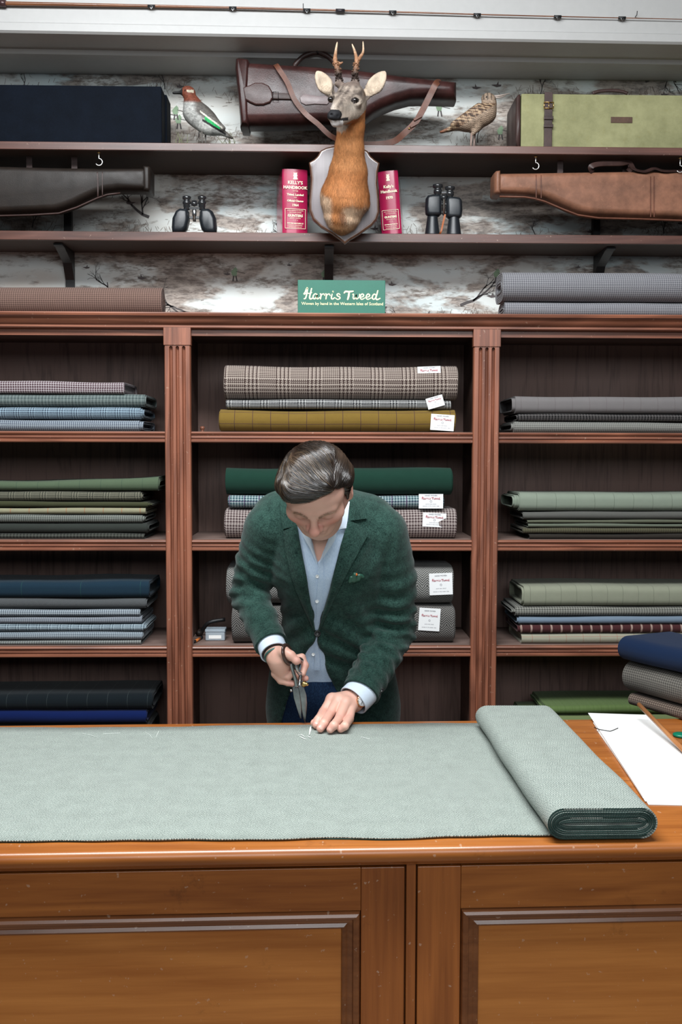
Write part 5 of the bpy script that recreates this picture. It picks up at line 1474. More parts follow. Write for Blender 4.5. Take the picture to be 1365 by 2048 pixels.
tag(rebase(MB().tube(w0, .0011, 5).build('wire_pin', m_black, None, True), w0[2]), 'thin bent black wire lying on the white pattern papers', 'wire')
# ---- measuring stick and green chalk
s0 = Wz(1279, 1409, ZC + .052); s1 = Wz(1400, 1534, ZC + .0075)
tag(rebase(MB().tube([s0, s0.lerp(s1, .5), s1 + (s1 - s0) * .5 * 0], .0058, 10).build('wooden_rod', wood('rod_wood', (.30, .11, .035), (.50, .22, .08), 'Y', 2, .3, .3), None, True), s1), 'thin orange wooden rod leaning on the stacked bolts beside the papers', 'rod')
g0 = Wz(1362, 1471, ZC + .003); tag(rebase(MB().lathe([(.016, 0), (.019, .002), (.019, .006), (.015, .008)], (g0.x, g0.y, ZC + .0006), n=20).build('tailors_chalk', flat('green_chalk', (.0, .16, .085), .35), None, True), (g0.x, g0.y, ZC)), 'small bright green tailor\'s chalk disc at the right edge of the counter', 'chalk')

# ---- small things in the middle bay
zs2 = zs[2]
b0 = W(411, 1282, 3.42); b1 = W(450, 1282, 3.42)
pb = thing('pin_box', ((b0.x + b1.x) / 2, 3.45, zs2), 'small clear plastic box of pins on the shelf left of the man', 'box')
m_pl = flat('clear_plastic', (.70, .80, .88), .12, trans=.55)
bevel(MB().box(b0.x, b1.x, 3.42, 3.475, zs2 + .0008, zs2 + .030).build('box_tray', m_pl, pb), .003)
bevel(MB().box(b0.x - .001, b1.x + .001, 3.419, 3.476, zs2 + .0305, zs2 + .040).build('box_lid', m_pl, pb), .002)
MB().box(b0.x + .012, b1.x - .012, 3.4186, 3.4195, zs2 + .008, zs2 + .020).build('box_label', m_paper, pb)
p0 = Vector((W(392, 1287, 3.40).x, 3.385, zs2 + .006)); p1 = Vector((p0.x + .014, 3.46, zs2 + .006))
pen = thing('pen', p0, 'orange and black pen lying on the shelf left of the pin box', 'pen')
MB().tube([p0 + Vector((0, .0, 0)), p0.lerp(p1, .65)], .0050, 8).build('barrel', flat('orange_plastic', (.75, .22, .05), .3), pen, True)
MB().tube([p0 - Vector((.002, .014, 0)), p0 - Vector((0, .0005, 0))], [.001, .0048], 8).tube([p0.lerp(p1, .66), p1], .0052, 8).build('cap', m_black, pen, True)
tp = [(W(402, 1255, 3.50).x, 3.52, zs2 + .012), (W(402, 1255, 3.50).x + .01, 3.51, zs2 + .03), (W(420, 1245, 3.50).x, 3.50, zs2 + .052), (W(450, 1238, 3.50).x, 3.51, zs2 + .060)]
hh = thing('dark_hand_tool', tp[0], 'black hand tool leaning in the shadow behind the pin box', 'tool')
MB().tube(catmull(tp, 4), .007, 8).build('handle', m_black, hh, True); MB().tube([tp[0], (tp[0][0] - .012, 3.50, zs2 + .012)], .009, 8).build('head', m_blk, hh, True)
kx = W(405, 857, 3.45); kb = MB().lathe([(.006, 0), (.006, .003), (.004, .006), (.0075, .010), (.0085, .015), (.006, .019), (.001, .020)], (kx.x, 3.45, zs[0] + .0005), n=14)
tag(rebase(kb.build('turned_peg', m_cab, None, True), (kx.x, 3.45, zs[0])), 'small turned wooden peg on the upper middle shelf at its left end', 'peg')
# ================================================================== THE MAN
def P3(x, y, Y): return np.array(W(x, y, Y))


def poly_sd(px, py, poly):
    """signed distance (pixels) to polygon, negative inside"""
    d = np.full(px.shape, 1e9); ins = np.zeros(px.shape, bool); n = len(poly)
    for i in range(n):
        ax, ay = poly[i]; bx, by = poly[(i + 1) % n]; ex, ey = bx - ax, by - ay; wx, wy = px - ax, py - ay
        t = np.clip((wx * ex + wy * ey) / (ex * ex + ey * ey), 0, 1); d = np.minimum(d, (wx - ex * t) ** 2 + (wy - ey * t) ** 2)
        c = ((ay <= py) & (by > py)) | ((ay > py) & (by <= py)); xx = ax + (py - ay) / (ey if ey else 1e-9) * ex
        ins ^= c & (px < xx)
    d = np.sqrt(d); return np.where(ins, -d, d)


def cut_front(vol, poly, depth, ymax):
    """cut a front opening of the given depth into a garment"""
    s_ = vol; X, Y, Z = np.meshgrid(*s_.ax, indexing='ij')
    m = (np.abs(s_.d) < .06) & (Y < ymax); pts = np.stack([X[m], Y[m], Z[m]], -1); px, py = proj(pts)
    sd = poly_sd(px, py, poly) * .00132; d = s_.d[m]
    s_.d[m] = np.maximum(d, np.minimum(-sd, d + depth))


man = thing('person', (W(665, 1400, 2.93).x, 2.90, 0), 'man in green tweed jacket bending over the counter, cutting cloth with shears', 'person')
FLAT = ((0, 1, .25), .62)


def torso(vol, sh, lo=1500, ext=0):
    ch_ = [(642, 1062, 2.70, .140), (658, 1118, 2.715, .160), (670, 1190, 2.765, .139), (671, 1258, 2.80, .142), (666, 1335, 2.86, .168), (667, 1410, 2.90, .186), (667, 1500, 2.93, .192)]
    ch_ = [c for c in ch_ if c[1] <= lo]
    vol.chain([P3(*c[:3]) for c in ch_], [c[3] - sh for c in ch_], .03, FLAT)
    vol.ell(P3(642, 1052, 2.79), (.165 - sh, .105 - sh, .105 - sh), .05)
    vol.cap(P3(560, 1040, 2.73), P3(738, 1046, 2.73), .078 - sh, .078 - sh, .04)
    return vol


SHL, ELL, WRL = P3(540, 1058, 2.705), P3(499, 1188, 2.76), P3(543, 1290, 2.615)
SHR, MDR, ELR, WRR = P3(762, 1066, 2.705), P3(787, 1160, 2.74), P3(789, 1262, 2.78), P3(722, 1386, 2.635)
lo = np.array([P3(440, 950, 2.5)[0] - .03, 2.50, W(600, 1560, 2.93).z]); hi = np.array([P3(860, 950, 2.9)[0] + .04, 3.10, W(640, 950, 2.8).z])
J = Vol(lo, hi, .0042)
torso(J, 0)
J.chain([SHL, SHL * .5 + ELL * .5 + [-.004, 0, 0], ELL, ELL * .4 + WRL * .6, WRL], [.071, .060, .0545, .048, .0435], .009)
J.chain([SHR, MDR, ELR, ELR * .4 + WRR * .6, WRR], [.074, .064, .0615, .055, .0500], .009)
V_open = [(586, 1030), (594, 1060), (600, 1085), (609, 1130), (619, 1190), (631, 1258), (636, 1260), (647, 1222), (659, 1182), (671, 1132), (682, 1088), (693, 1055), (700, 1020), (640, 985)]
cut_front(J, V_open, .024, 2.80)
cut_front(J, [(635, 1268), (622, 1288), (610, 1312), (596, 1345), (575, 1400), (562, 1450), (555, 1560), (712, 1560), (700, 1450), (686, 1410), (672, 1382), (656, 1345), (645, 1305)], .030, 2.90)
for w_, e_, r in ((WRL, ELL, .037), (WRR, ELR, .0435)):
    d_ = (w_ - e_); d_ /= np.linalg.norm(d_); sl = J._sl(w_ - .09, w_ + .13, 0); X, Y, Z = J.grid(sl); pl = (X - w_[0]) * d_[0] + (Y - w_[1]) * d_[1] + (Z - w_[2]) * d_[2]
    rr_ = np.sqrt(np.maximum((X - w_[0]) ** 2 + (Y - w_[1]) ** 2 + (Z - w_[2]) ** 2 - pl ** 2, 0)); J.d[sl] = np.maximum(J.d[sl], np.minimum(pl + .012, .072 - rr_)).astype(np.float32)
Jv, Jf = J.mesh('jacket', 2); N_ = vnormals(Jv, Jf)


def folds(V, c, ax, rad, amp, wl, seed, side=None):
    ax = ax / np.linalg.norm(ax); q = V - c; s_ = q @ ax; r = np.linalg.norm(q, axis=1)
    ph = vnoise(V, seed, 14, 2) * 1.6
    g = np.exp(-(r / rad) ** 2)
    if side is not None: g = g * sstep((q - np.outer(s_, ax)) @ side, -.02, .03)
    wv = np.sin(2 * math.pi * s_ / wl + ph * 2); return amp * g * (np.abs(wv) ** .7 * np.sign(wv))


dsp = vnoise(Jv, 2, 14, 3) * .0030
dsp += folds(Jv, ELL, WRL - SHL, .085, .0062, .034, 3) + folds(Jv, ELR, WRR - SHR, .095, .0072, .038, 4)
dsp += folds(Jv, MDR * .5 + ELR * .5, ELR - SHR, .11, .0050, .044, 5) + folds(Jv, SHL * .4 + ELL * .6, ELL - SHL, .08, .0046, .040, 6)
dsp += folds(Jv, ELR * .4 + WRR * .6, WRR - ELR, .08, .0040, .036, 7)
dsp += folds(Jv, P3(700, 1290, 2.68), np.array([.75, 0, .65]), .12, .0065, .075, 8) + folds(Jv, P3(590, 1250, 2.70), np.array([-.6, 0, .8]), .09, .0050, .06, 9)
dsp += folds(Jv, P3(745, 1110, 2.63), np.array([.9, 0, -.3]), .06, .003, .05, 10)
dsp = np.maximum(dsp, -.0045); Jv = Jv + N_ * dsp[:, None]
q = NT('green_tweed_jacket'); v_ = q.coord()
n1 = q.noise(q.coord('Object', (1, 1, .16)), 820, 3, .7); n2 = q.noise(q.coord('Object', (.16, 1, 1)), 820, 3, .7); n3 = q.noise(v_, 60, 3)
f_ = q.math('ADD', q.math('MULTIPLY', n1, .5), q.math('MULTIPLY', n2, .5))
f_ = q.math('ADD', f_, q.math('MULTIPLY', q.math('SUBTRACT', n3, .5), .18))
cj = q.mix(q.ramp(f_, [(.40, 0.0), (.60, 1.0)]), (.003, .013, .011), (.034, .082, .066)); q.bump(f_, .6, .0012)
m_jack = q.set(cj, .95, sheen=.15, spec=.1)
jme = np_mesh('jacket', Jv, Jf); jack = link('jacket', jme, m_jack, man, True)
bvJ = BVHTree.FromPolygons(Jv.tolist(), Jf.tolist())

S = Vol(lo, hi, .0042)
torso(S, .011, 1345); S.cap(P3(655, 1300, 2.83), P3(662, 1360, 2.87), .142, .142, .02, FLAT)
S.cap(P3(643, 1062, 2.69), P3(641, 1035, 2.66), .075, .066, .03)
cut_front(S, [(640, 1040), (618, 1060), (626, 1085), (637, 1126), (648, 1098), (664, 1062)], .022, 2.8)
Sv, Sf = S.mesh('shirt', 2); Sv = Sv + vnormals(Sv, Sf) * (vnoise(Sv, 12, 22, 3) * .0028)[:, None]
m_shirt = NT('pale_blue_shirt'); q = m_shirt; nn = q.noise(q.coord('Object', (1, 1, .15)), 700, 2)
m_shirt = q.set(q.mix(q.ramp(nn, [(.35, 0.0), (.65, 1.0)]), (.46, .60, .80), (.60, .73, .90)), .8, sheen=.1)
m_collar = flat('white_collar_cloth', (.66, .76, .88), .8, var=.04)
sme = np_mesh('shirt', Sv, Sf); shirt = link('shirt', sme, m_shirt, man, True)
bvS = BVHTree.FromPolygons(Sv.tolist(), Sf.tolist())


def drape(bvs, A, B_, off, mat, name, parent, th_=.0025, n=26, m=6, belly=0.0, smooth_=True, mb=None):
    """cloth strip spanning two edge polylines (given as seen from the front), lying on the garment below"""
    if bvs is bvJ: pass
    bvs = bvs if isinstance(bvs, (list, tuple)) else [bvs]
    def samp(Pl, t):
        L = [0]
        for a, b in zip(Pl[:-1], Pl[1:]): L.append(L[-1] + math.hypot(b[0] - a[0], b[1] - a[1]))
        return np.interp(t * L[-1], L, [p[0] for p in Pl]), np.interp(t * L[-1], L, [p[1] for p in Pl])
    G = []
    for i in range(n + 1):
        a = samp(A, i / n); b = samp(B_, i / n); row = []
        for j in range(m + 1):
            u = j / m; x = a[0] * (1 - u) + b[0] * u; y = a[1] * (1 - u) + b[1] * u
            d = ray(x, y).normalized(); best = None
            for bv in bvs:
                h_ = bv.ray_cast(CAM, d)
                if h_[0] is not None and (best is None or h_[3] < best): best = h_[3]
            o_ = off if not callable(off) else off(i / n, u)
            row.append((d, best, o_ + belly * math.sin(math.pi * u)))
        G.append(row)
    # fill misses and smooth the depth so that the strip hangs evenly
    D = np.array([[np.nan if c[1] is None else c[1] - c[2] for c in r] for r in G])
    if np.isnan(D).any(): D[np.isnan(D)] = np.nanmean(D)
    for _ in range(2 if smooth_ else 0):
        E = D.copy(); E[1:-1] = (D[:-2] + D[1:-1] * 2 + D[2:]) / 4; E[:, 1:-1] = (E[:, :-2] + E[:, 1:-1] * 2 + E[:, 2:]) / 4; D = np.minimum(E, D + .001)
    vs = []
    for s_ in (0, 1):
        for i in range(n + 1):
            for j in range(m + 1): vs.append(CAM + G[i][j][0] * (D[i, j] + (th_ if s_ else 0)))
    k = m + 1; N2 = (n + 1) * k; fs = []
    for i in range(n):
        for j in range(m): a = i * k + j; fs += [(a, a + 1, a + k + 1, a + k), (N2 + a, N2 + a + k, N2 + a + k + 1, N2 + a + 1)]
        for j in (0, m): a = i * k + j; fs.append((a, a + k, N2 + a + k, N2 + a))
    for i in (0, n):
        for j in range(m): a = i * k + j; fs.append((a, a + 1, N2 + a + 1, N2 + a))
    mb = mb or MB(); mb.add(vs, fs)
    return smooth_angle(mb.build(name, mat, parent), 45)


bo = lambda t, u: .004 + .007 * (1 - u)
drape([bvJ, bvS], [(595, 1050), (600, 1082), (609, 1130), (619, 1188), (631, 1260)], [(567, 1062), (571, 1100), (580, 1142), (592, 1182), (628, 1262)], .010, m_jack, 'lapel', jack, .003, belly=.004)
drape([bvJ, bvS], [(697, 1040), (683, 1086), (672, 1130), (659, 1182), (647, 1222), (636, 1262)], [(718, 1049), (738, 1067), (716, 1108), (700, 1137), (685, 1166), (638, 1264)], .010, m_jack, 'lapel', jack, .003, belly=.004)
drape([bvJ, bvS], [(701, 985), (699, 1012), (697, 1042)], [(722, 992), (730, 1016), (734, 1037)], .008, m_jack, 'collar', jack, .003, n=12)
drape([bvJ, bvS], [(577, 1000), (584, 1026), (596, 1052)], [(560, 1002), (562, 1030), (566, 1058)], .008, m_jack, 'collar', jack, .003, n=12)
drape(bvJ, [(692, 1163), (714, 1156), (738, 1148)], [(694, 1172), (716, 1165), (739, 1157)], .0035, m_jack, 'pocket_welt', jack, .003, n=10, m=3)
drape(bvJ, [(556, 1340), (568, 1338), (582, 1336)], [(556, 1352), (568, 1350), (582, 1348)], .0035, m_jack, 'pocket_flap', jack, .003, n=8, m=3)
m_sq = flat('dark_green_silk', (.02, .075, .05), .4, var=.3)
sqv = Vol(P3(690, 1175, 2.55) - .03, P3(735, 1130, 2.68) + .03, .0022)
def onJ(x, y, off=.004, bvs=None):
    d = ray(x, y).normalized(); h_ = (bvs or bvJ).ray_cast(CAM, d); return np.array(CAM + d * (h_[3] - off))
for a, b, r in (((700, 1163), (702, 1155), .0055), ((709, 1160), (710, 1149), .008), ((717, 1158), (719, 1151), .007), ((726, 1154), (724, 1151), .005)): sqv.cap(onJ(*a), onJ(*b), r, r * .8, .005)
a, b = sqv.mesh('sq', 1); sqo = link('pocket_square', np_mesh('sq', a, b), m_sq, man, True)
c_ = onJ(713, 1149, .0085); MB().lathe([(.0005, .003), (.0035, .0015), (.004, 0), (.0035, -.002), (.0005, -.003)], c_, (0, -1, .3), 10).build('orange_motif', flat('orange_print', (.55, .13, .02), .5), sqo, True)
m_btn = flat('horn_button', (.012, .012, .012), .3)
def button(x, y, r, bvs, mat, parent, nm='button', off=.002):
    c = onJ(x, y, off, bvs); d = -ray(x, y).normalized()
    return MB().lathe([(r * .9, 0), (r, .001), (r, .0028), (r * .75, .0034), (r * .6, .0022), (r * .1, .0022)], c, d, 14).build(nm, mat, parent, True)
button(635.5, 1267, .0095, bvJ, m_btn, jack)
for x, y in ((764, 1380), (759, 1387), (754, 1395)): button(x, y, .0052, bvJ, m_btn, jack)
drape(bvS, [(635, 1122), (636, 1160), (634, 1200), (633, 1245)], [(646, 1106), (648, 1160), (645, 1200), (640, 1245)], .003, m_shirt, 'placket', shirt, .002, m=2)
drape(bvS, [(629, 1290), (630, 1318), (628, 1341)], [(637, 1290), (640, 1318), (640, 1341)], .003, m_shirt, 'placket', shirt, .002, m=2)
m_pearl = flat('pearl_button', (.72, .74, .74), .25)
for x, y in ((635, 1153), (634.5, 1203), (627, 1309)): button(x, y, .0048, bvS, m_pearl, shirt, off=.005)
drape([bvS], [(600, 1052), (607, 1074), (620, 1096), (634, 1127)], [(606, 1056), (620, 1062), (628, 1090), (637, 1124)], .007, m_collar, 'collar_leaf', shirt, .002, m=5, n=16)
drape([bvS, bvJ], [(700, 1003), (697, 1030), (693, 1057), (686, 1057)], [(687, 1003), (682, 1028), (674, 1048), (668, 1062)], .010, m_collar, 'collar_leaf', shirt, .002, m=5, n=16)
drape([bvS], [(676, 1056), (670, 1082), (655, 1104), (640, 1126)], [(664, 1060), (657, 1080), (648, 1098), (637, 1122)], .006, m_collar, 'collar_leaf', shirt, .002, m=5, n=16)

# shirt cuffs, watch, bracelet
def ringmesh(c, ax, r, w_, th_, sq_=1.0, n=28, up=None):
    ax = Vector(ax).normalized(); a = Vector(up if up is not None else (0, 0, 1)); a = (a - ax * a.dot(ax)).normalized(); b = ax.cross(a); c = Vector(c); vs = []
    for k in range(n):
        t = 2 * math.pi * k / n
        for rr, hh in ((r, -w_ / 2), (r, w_ / 2), (r - th_, w_ / 2), (r - th_, -w_ / 2)): vs.append(c + a * math.cos(t) * rr * sq_ + b * math.sin(t) * rr + ax * hh)
    fs = [(4 * k + j, 4 * ((k + 1) % n) + j, 4 * ((k + 1) % n) + (j + 1) % 4, 4 * k + (j + 1) % 4) for k in range(n) for j in range(4)]
    return MB().add(vs, fs)


dL = (WRL - ELL) / np.linalg.norm(WRL - ELL); dR = (WRR - ELR) / np.linalg.norm(WRR - ELR)
HWL = P3(549, 1306, 2.592); HWR = P3(706, 1402, 2.615)
dLh = HWL - WRL; dLh /= np.linalg.norm(dLh); dRh = HWR - WRR; dRh /= np.linalg.norm(dRh)
bevel(smooth_angle(ringmesh(WRL - dL * .010, dL, .0450, .018, .0070).build('sleeve_hem', m_jack, jack), 40), .002)
bevel(smooth_angle(ringmesh(WRR - dR * .010, dR, .0520, .018, .0070).build('sleeve_hem', m_jack, jack), 40), .002)
o = ringmesh(WRL + dLh * .008, dLh, .0375, .044, .0035).build('cuff', m_collar, shirt); bevel(smooth_angle(o, 40), .001)
o = ringmesh(WRR + dRh * .010, dRh, .0440, .046, .0035).build('cuff', m_collar, shirt); bevel(smooth_angle(o, 40), .001)

# ---------------- head frame
th_h = math.radians(50); yw = -.075
fv = Vector((math.sin(yw) * math.cos(th_h), -math.cos(th_h) * math.cos(yw), -math.sin(th_h))); rv = Vector((math.cos(yw), math.sin(yw), 0.0)); 
rv = (rv - fv * rv.dot(fv)).normalized(); uv_ = rv.cross(fv); uv_ = uv_ if uv_.z > 0 else -uv_
roll = .02; rv, uv_ = (rv * math.cos(roll) + uv_ * math.sin(roll)), (uv_ * math.cos(roll) - rv * math.sin(roll))
HR = np.stack([np.array(rv), np.array(fv), np.array(uv_)], 1)           # columns
HS = .97
tip = P3(629, 1070, 2.345); H0 = tip - HR @ (np.array([0, .1175, -.033]) * HS)
def h(x, f, u): return H0 + HR @ (np.array([x, f, u]) * HS)
def hr(*r): return np.array(r) * HS
HD = Vol(H0 - .19, H0 + .17, .0021)
HD.ell(h(0, -.012, .022), hr(.077, .086, .074), .01, HR)
HD.ell(h(0, .030, -.035), hr(.063, .062, .060), .03, HR)
HD.ell(h(0, .042, .030), hr(.066, .044, .046), .03, HR)
for s_ in (-1, 1):
    HD.ell(h(.046 * s_, .054, -.024), hr(.025, .024, .020), .02, HR)
    HD.cap(h(.060 * s_, .0, -.045), h(.022 * s_, .062, -.080), .020 * HS, .017 * HS, .02)
HD.ell(h(0, .068, -.080), hr(.022, .018, .016), .02, HR)
HD.cap(h(-.044, .070, .014), h(-.012, .087, .010), .0110, .0105, .010).cap(h(.044, .070, .014), h(.012, .087, .010), .0110, .0105, .010)
for s_ in (-1, 1):
    HD.ell(h(.032 * s_, .096, -.008), hr(.018, .015, .0095), .007, HR, sub=True)
    HD.ell(h(.032 * s_, .0725, -.009), hr(.0150, .0140, .0115), .004, HR)
    HD.cap(h(.021 * s_, .0870, -.0145), h(.043 * s_, .082, -.0145), .0016, .0016, .002, sub=True)
HD.cap(h(0, .088, .004), h(0, .1085, -.029), .0075 * HS, .0115 * HS, .007)
HD.ell(h(0, .1105, -.032), hr(.0140, .0125, .0115), .006, HR)
for s_ in (-1, 1):
    HD.ell(h(.0135 * s_, .0970, -.0350), hr(.0090, .010, .0085), .006, HR)
    HD.ell(h(.0070 * s_, .1015, -.0430), hr(.0035, .0055, .0035), .002, HR, sub=True)
    HD.ell(h(.084 * s_, -.012, -.012), hr(.010, .019, .029), .006, HR); HD.ell(h(.092 * s_, -.010, -.008), hr(.006, .013, .021), .004, HR, sub=True)
    HD.ell(h(.083 * s_, -.006, -.038), hr(.008, .010, .010), .006, HR)
HD.cap(h(-.022, .081, -.056), h(0, .0885, -.054), .0058, .0070, .008).cap(h(.022, .081, -.056), h(0, .0885, -.054), .0058, .0070, .008)
HD.cap(h(-.016, .081, -.066), h(.016, .081, -.066), .0075, .0075, .008)
HD.cap(h(-.025, .084, -.0605), h(0, .094, -.0598), .0014, .0016, .002, sub=True).cap(h(.025, .084, -.0605), h(0, .094, -.0598), .0014, .0016, .002, sub=True)
NB = P3(643, 1075, 2.70)
HD.cap(h(0, -.030, -.060), NB, .058, .062, .03)
HD.cap(h(0, .03, -.085), h(0, .0, -.13), .035, .040, .03)
Hv, Hf = HD.mesh('head', 1)
# ---------------- hands
hl0 = P3(600, 1340, 2.58); HLV = Vol(hl0 - .125, hl0 + .11, .0016)
HLV.cap(WRL - dLh * .03, HWL, .028, .026, .01, ((0, 1, 0), .85))
HLV.cap(HWL, P3(560, 1325, 2.585), .026, .029, .012).cap(P3(558, 1318, 2.575), P3(563, 1340, 2.585), .026, .022, .012)
HLV.chain([P3(558, 1308, 2.57), P3(568, 1303, 2.555), P3(582, 1311, 2.545), P3(593, 1321, 2.540)], [.019, .0135, .0115, .0098], .007)      # thumb
HLV.ell(P3(594, 1322, 2.540), (.0115, .0105, .0095), .004)
HLV.chain([P3(561, 1322, 2.60), P3(585, 1318, 2.615), P3(604, 1315, 2.612), P3(611, 1331, 2.603), P3(606, 1347, 2.592)], [.016, .0105, .0100, .0092, .0082], .004)   # index
HLV.chain([P3(560, 1335, 2.60), P3(578, 1342, 2.618), P3(598, 1352, 2.612), P3(612, 1357, 2.598)], [.016, .0100, .0095, .0082], .004)     # middle
HLV.chain([P3(556, 1343, 2.59), P3(566, 1352, 2.580), P3(577, 1353, 2.572), P3(586, 1345, 2.566)], [.015, .0105, .0098, .0085], .003)     # ring, curled on the grip
HLV.chain([P3(553, 1347, 2.585), P3(562, 1361, 2.582), P3(576, 1365, 2.576), P3(588, 1368, 2.572)], [.014, .0098, .0092, .0080], .003)     # little
LHv, LHf = HLV.mesh('hand', 1)
hr0 = P3(675, 1420, 2.60); HRV = Vol(hr0 - .18, hr0 + .125, .0016)
tipz = lambda x, y, z: np.array(Wz(x, y, z))
HRV.cap(WRR - dRh * .03, HWR, .029, .027, .01, ((0, 1, 1), .85))
HRV.cap(HWR, P3(680, 1404, 2.602), .027, .024, .012)
zt_ = ZC + .0075
fing = [([P3(665, 1399, 2.600), P3(647, 1424, 2.572), tipz(638, 1439, zt_ + .021), tipz(633, 1450, zt_ + .0105)], [.0155, .0120, .0112, .0098]),
        ([P3(679, 1400, 2.590), P3(659, 1430, 2.545), tipz(648, 1447, zt_ + .021), tipz(641, 1457, zt_ + .0105)], [.0160, .0122, .0114, .0100]),
        ([P3(692, 1406, 2.580), P3(678, 1439, 2.520), tipz(668, 1451, zt_ + .020), tipz(661, 1459, zt_ + .0105)], [.0155, .0120, .0112, .0096]),
        ([P3(702, 1413, 2.585), P3(699, 1438, 2.535), tipz(690, 1452, zt_ + .018), tipz(682, 1458, zt_ + .0100)], [.0150, .0114, .0106, .0092])]
for a, b in fing: HRV.chain(a, b, .0030)
for i in range(3): HRV.cap(fing[i][0][0], fing[i + 1][0][0], .0135, .0135, .008); HRV.cap(HWR, fing[i][0][0], .024, .014, .012)
HRV.cap(HWR, fing[3][0][0], .022, .0135, .012)
HRV.chain([P3(680, 1412, 2.632), P3(655, 1428, 2.612), tipz(641, 1438, zt_ + .020), tipz(629, 1446, zt_ + .0115)], [.018, .013, .0115, .0100], .005)     # thumb behind the fingers
RHv, RHf = HRV.mesh('hand', 1)
# ---------------- the rest of the body, inside the clothes
BD = Vol((lo[0] + .02, 2.54, .02), (hi[0] - .02, 3.12, hi[2]), .006)
torso(BD, .024, 1420); BD.cap(NB, P3(645, 1110, 2.70), .062, .07, .03)
HIPL, HIPR = P3(620, 1430, 2.92), P3(712, 1430, 2.92); KNL, KNR = np.array([HIPL[0] - .01, 2.88, .50]), np.array([HIPR[0] + .01, 2.88, .50]); ANL, ANR = np.array([KNL[0] - .01, 2.94, .09]), np.array([KNR[0] + .01, 2.94, .09])
for a, b, c in ((HIPL, KNL, ANL), (HIPR, KNR, ANR)): BD.chain([a, b, c], [.075, .05, .036], .02); BD.cap(c - [0, 0, .03], c + [0, -.16, -.05], .028, .022, .01)
BD.chain([SHL, ELL, WRL, WRL + dLh * .005], [.05, .040, .030, .027], .01); BD.chain([SHR, ELR, WRR, WRR + dRh * .005], [.05, .042, .032, .028], .01)
Bv, Bf = BD.mesh('b', 1)
# skin colours
def skin_base(V, seed):
    C = np.tile(np.array([.72, .42, .33]), (len(V), 1)); n = vnoise(V, seed, 70, 3)[:, None]; return C * (1 + .05 * n * np.array([.4, 1, 1]))
Ch = skin_base(Hv, 1); Q = (Hv - H0) @ HR / HS
def spot(C, c, r, col, s_=1.0):
    d = np.exp(-(((Q - np.array(c)) / np.array(r)) ** 2).sum(1)) * s_; return lerp(C, col, d)
Ch = spot(Ch, (0, .108, -.031), (.018, .022, .016), (.62, .24, .19), .8)
for s_ in (-1, 1):
    Ch = spot(Ch, (.042 * s_, .07, -.03), (.022, .03, .018), (.62, .22, .17), .85); Ch = spot(Ch, (.030 * s_, .088, -.012), (.018, .02, .008), (.40, .18, .14), .7)
    Ch = spot(Ch, (.030 * s_, .084, .013), (.020, .02, .0045), (.32, .19, .13), .6); Ch = spot(Ch, (.080 * s_, -.01, -.01), (.02, .03, .04), (.60, .25, .20), .5)
Ch = spot(Ch, (0, .088, -.055), (.022, .02, .0050), (.48, .17, .15), .9); Ch = spot(Ch, (0, .085, -.066), (.018, .02, .0055), (.50, .19, .16), .9)
Ch = spot(Ch, (0, .078, -.065), (.05, .04, .025), (.40, .25, .20), .35)
def handcol(V, tips, seed):
    C = skin_base(V, seed)
    for t in tips: C = lerp(C, (.62, .27, .23), np.exp(-(np.linalg.norm(V - t, axis=1) / .013) ** 2) * .7)
    return C
CL = handcol(LHv, [P3(594, 1322, 2.54), P3(611, 1331, 2.603), P3(612, 1357, 2.598), P3(585, 1367, 2.57)], 2); CR = handcol(RHv, [f[0][3] for f in fing] + [f[0][1] for f in fing], 3)
allV = np.concatenate([Hv, LHv, RHv, Bv]); o1, o2, o3 = len(Hv), len(Hv) + len(LHv), len(Hv) + len(LHv) + len(RHv)
allF = np.concatenate([Hf, LHf + o1, RHf + o2, Bf + o3]); bme = np_mesh('body', allV, allF); vcol(bme, np.concatenate([Ch, CL, CR, skin_base(Bv, 5)]))
q = NT('skin'); a = q.n('ShaderNodeVertexColor', layer_name='Col'); nn = q.noise(q.coord(), 420, 3, .6); q.bump(nn, .12, .0006)
i_ = q.b.inputs; i_['Subsurface Weight'].default_value = .12; i_['Subsurface Radius'].default_value = (1, .35, .2); i_['Subsurface Scale'].default_value = .008
m_skin = q.set(a.outputs[0], q.math('ADD', q.math('MULTIPLY', nn, .2), .34), spec=.45)
body = link('body', bme, m_skin, man, True)
# finger nails
m_nail = flat('finger_nail', (.70, .44, .36), .25, coat=.4)
for f4, r in fing[:3]:
    d = f4[3] - f4[2]; d /= np.linalg.norm(d); c = f4[3] - d * .001
    toc = np.array(CAM) - c; toc /= np.linalg.norm(toc); nrm = toc - d * (toc @ d); nrm = nrm / np.linalg.norm(nrm); sd = np.cross(d, nrm)
    mbn = MB(); vs = []
    for i in range(6):
        for j in range(5):
            u = i / 5 - .5; w2 = j / 4 - .5; ang = w2 * 1.25
            vs.append(c + d * u * .0090 + nrm * (r[3] * (1.035 - .12 * max(u, 0)) * math.cos(ang)) + sd * (r[3] * .98 * math.sin(ang)))
    mbn.add(vs, [(i * 5 + j, i * 5 + j + 1, (i + 1) * 5 + j + 1, (i + 1) * 5 + j) for i in range(5) for j in range(4)]); mbn.build('finger_nail', m_nail, body, True)
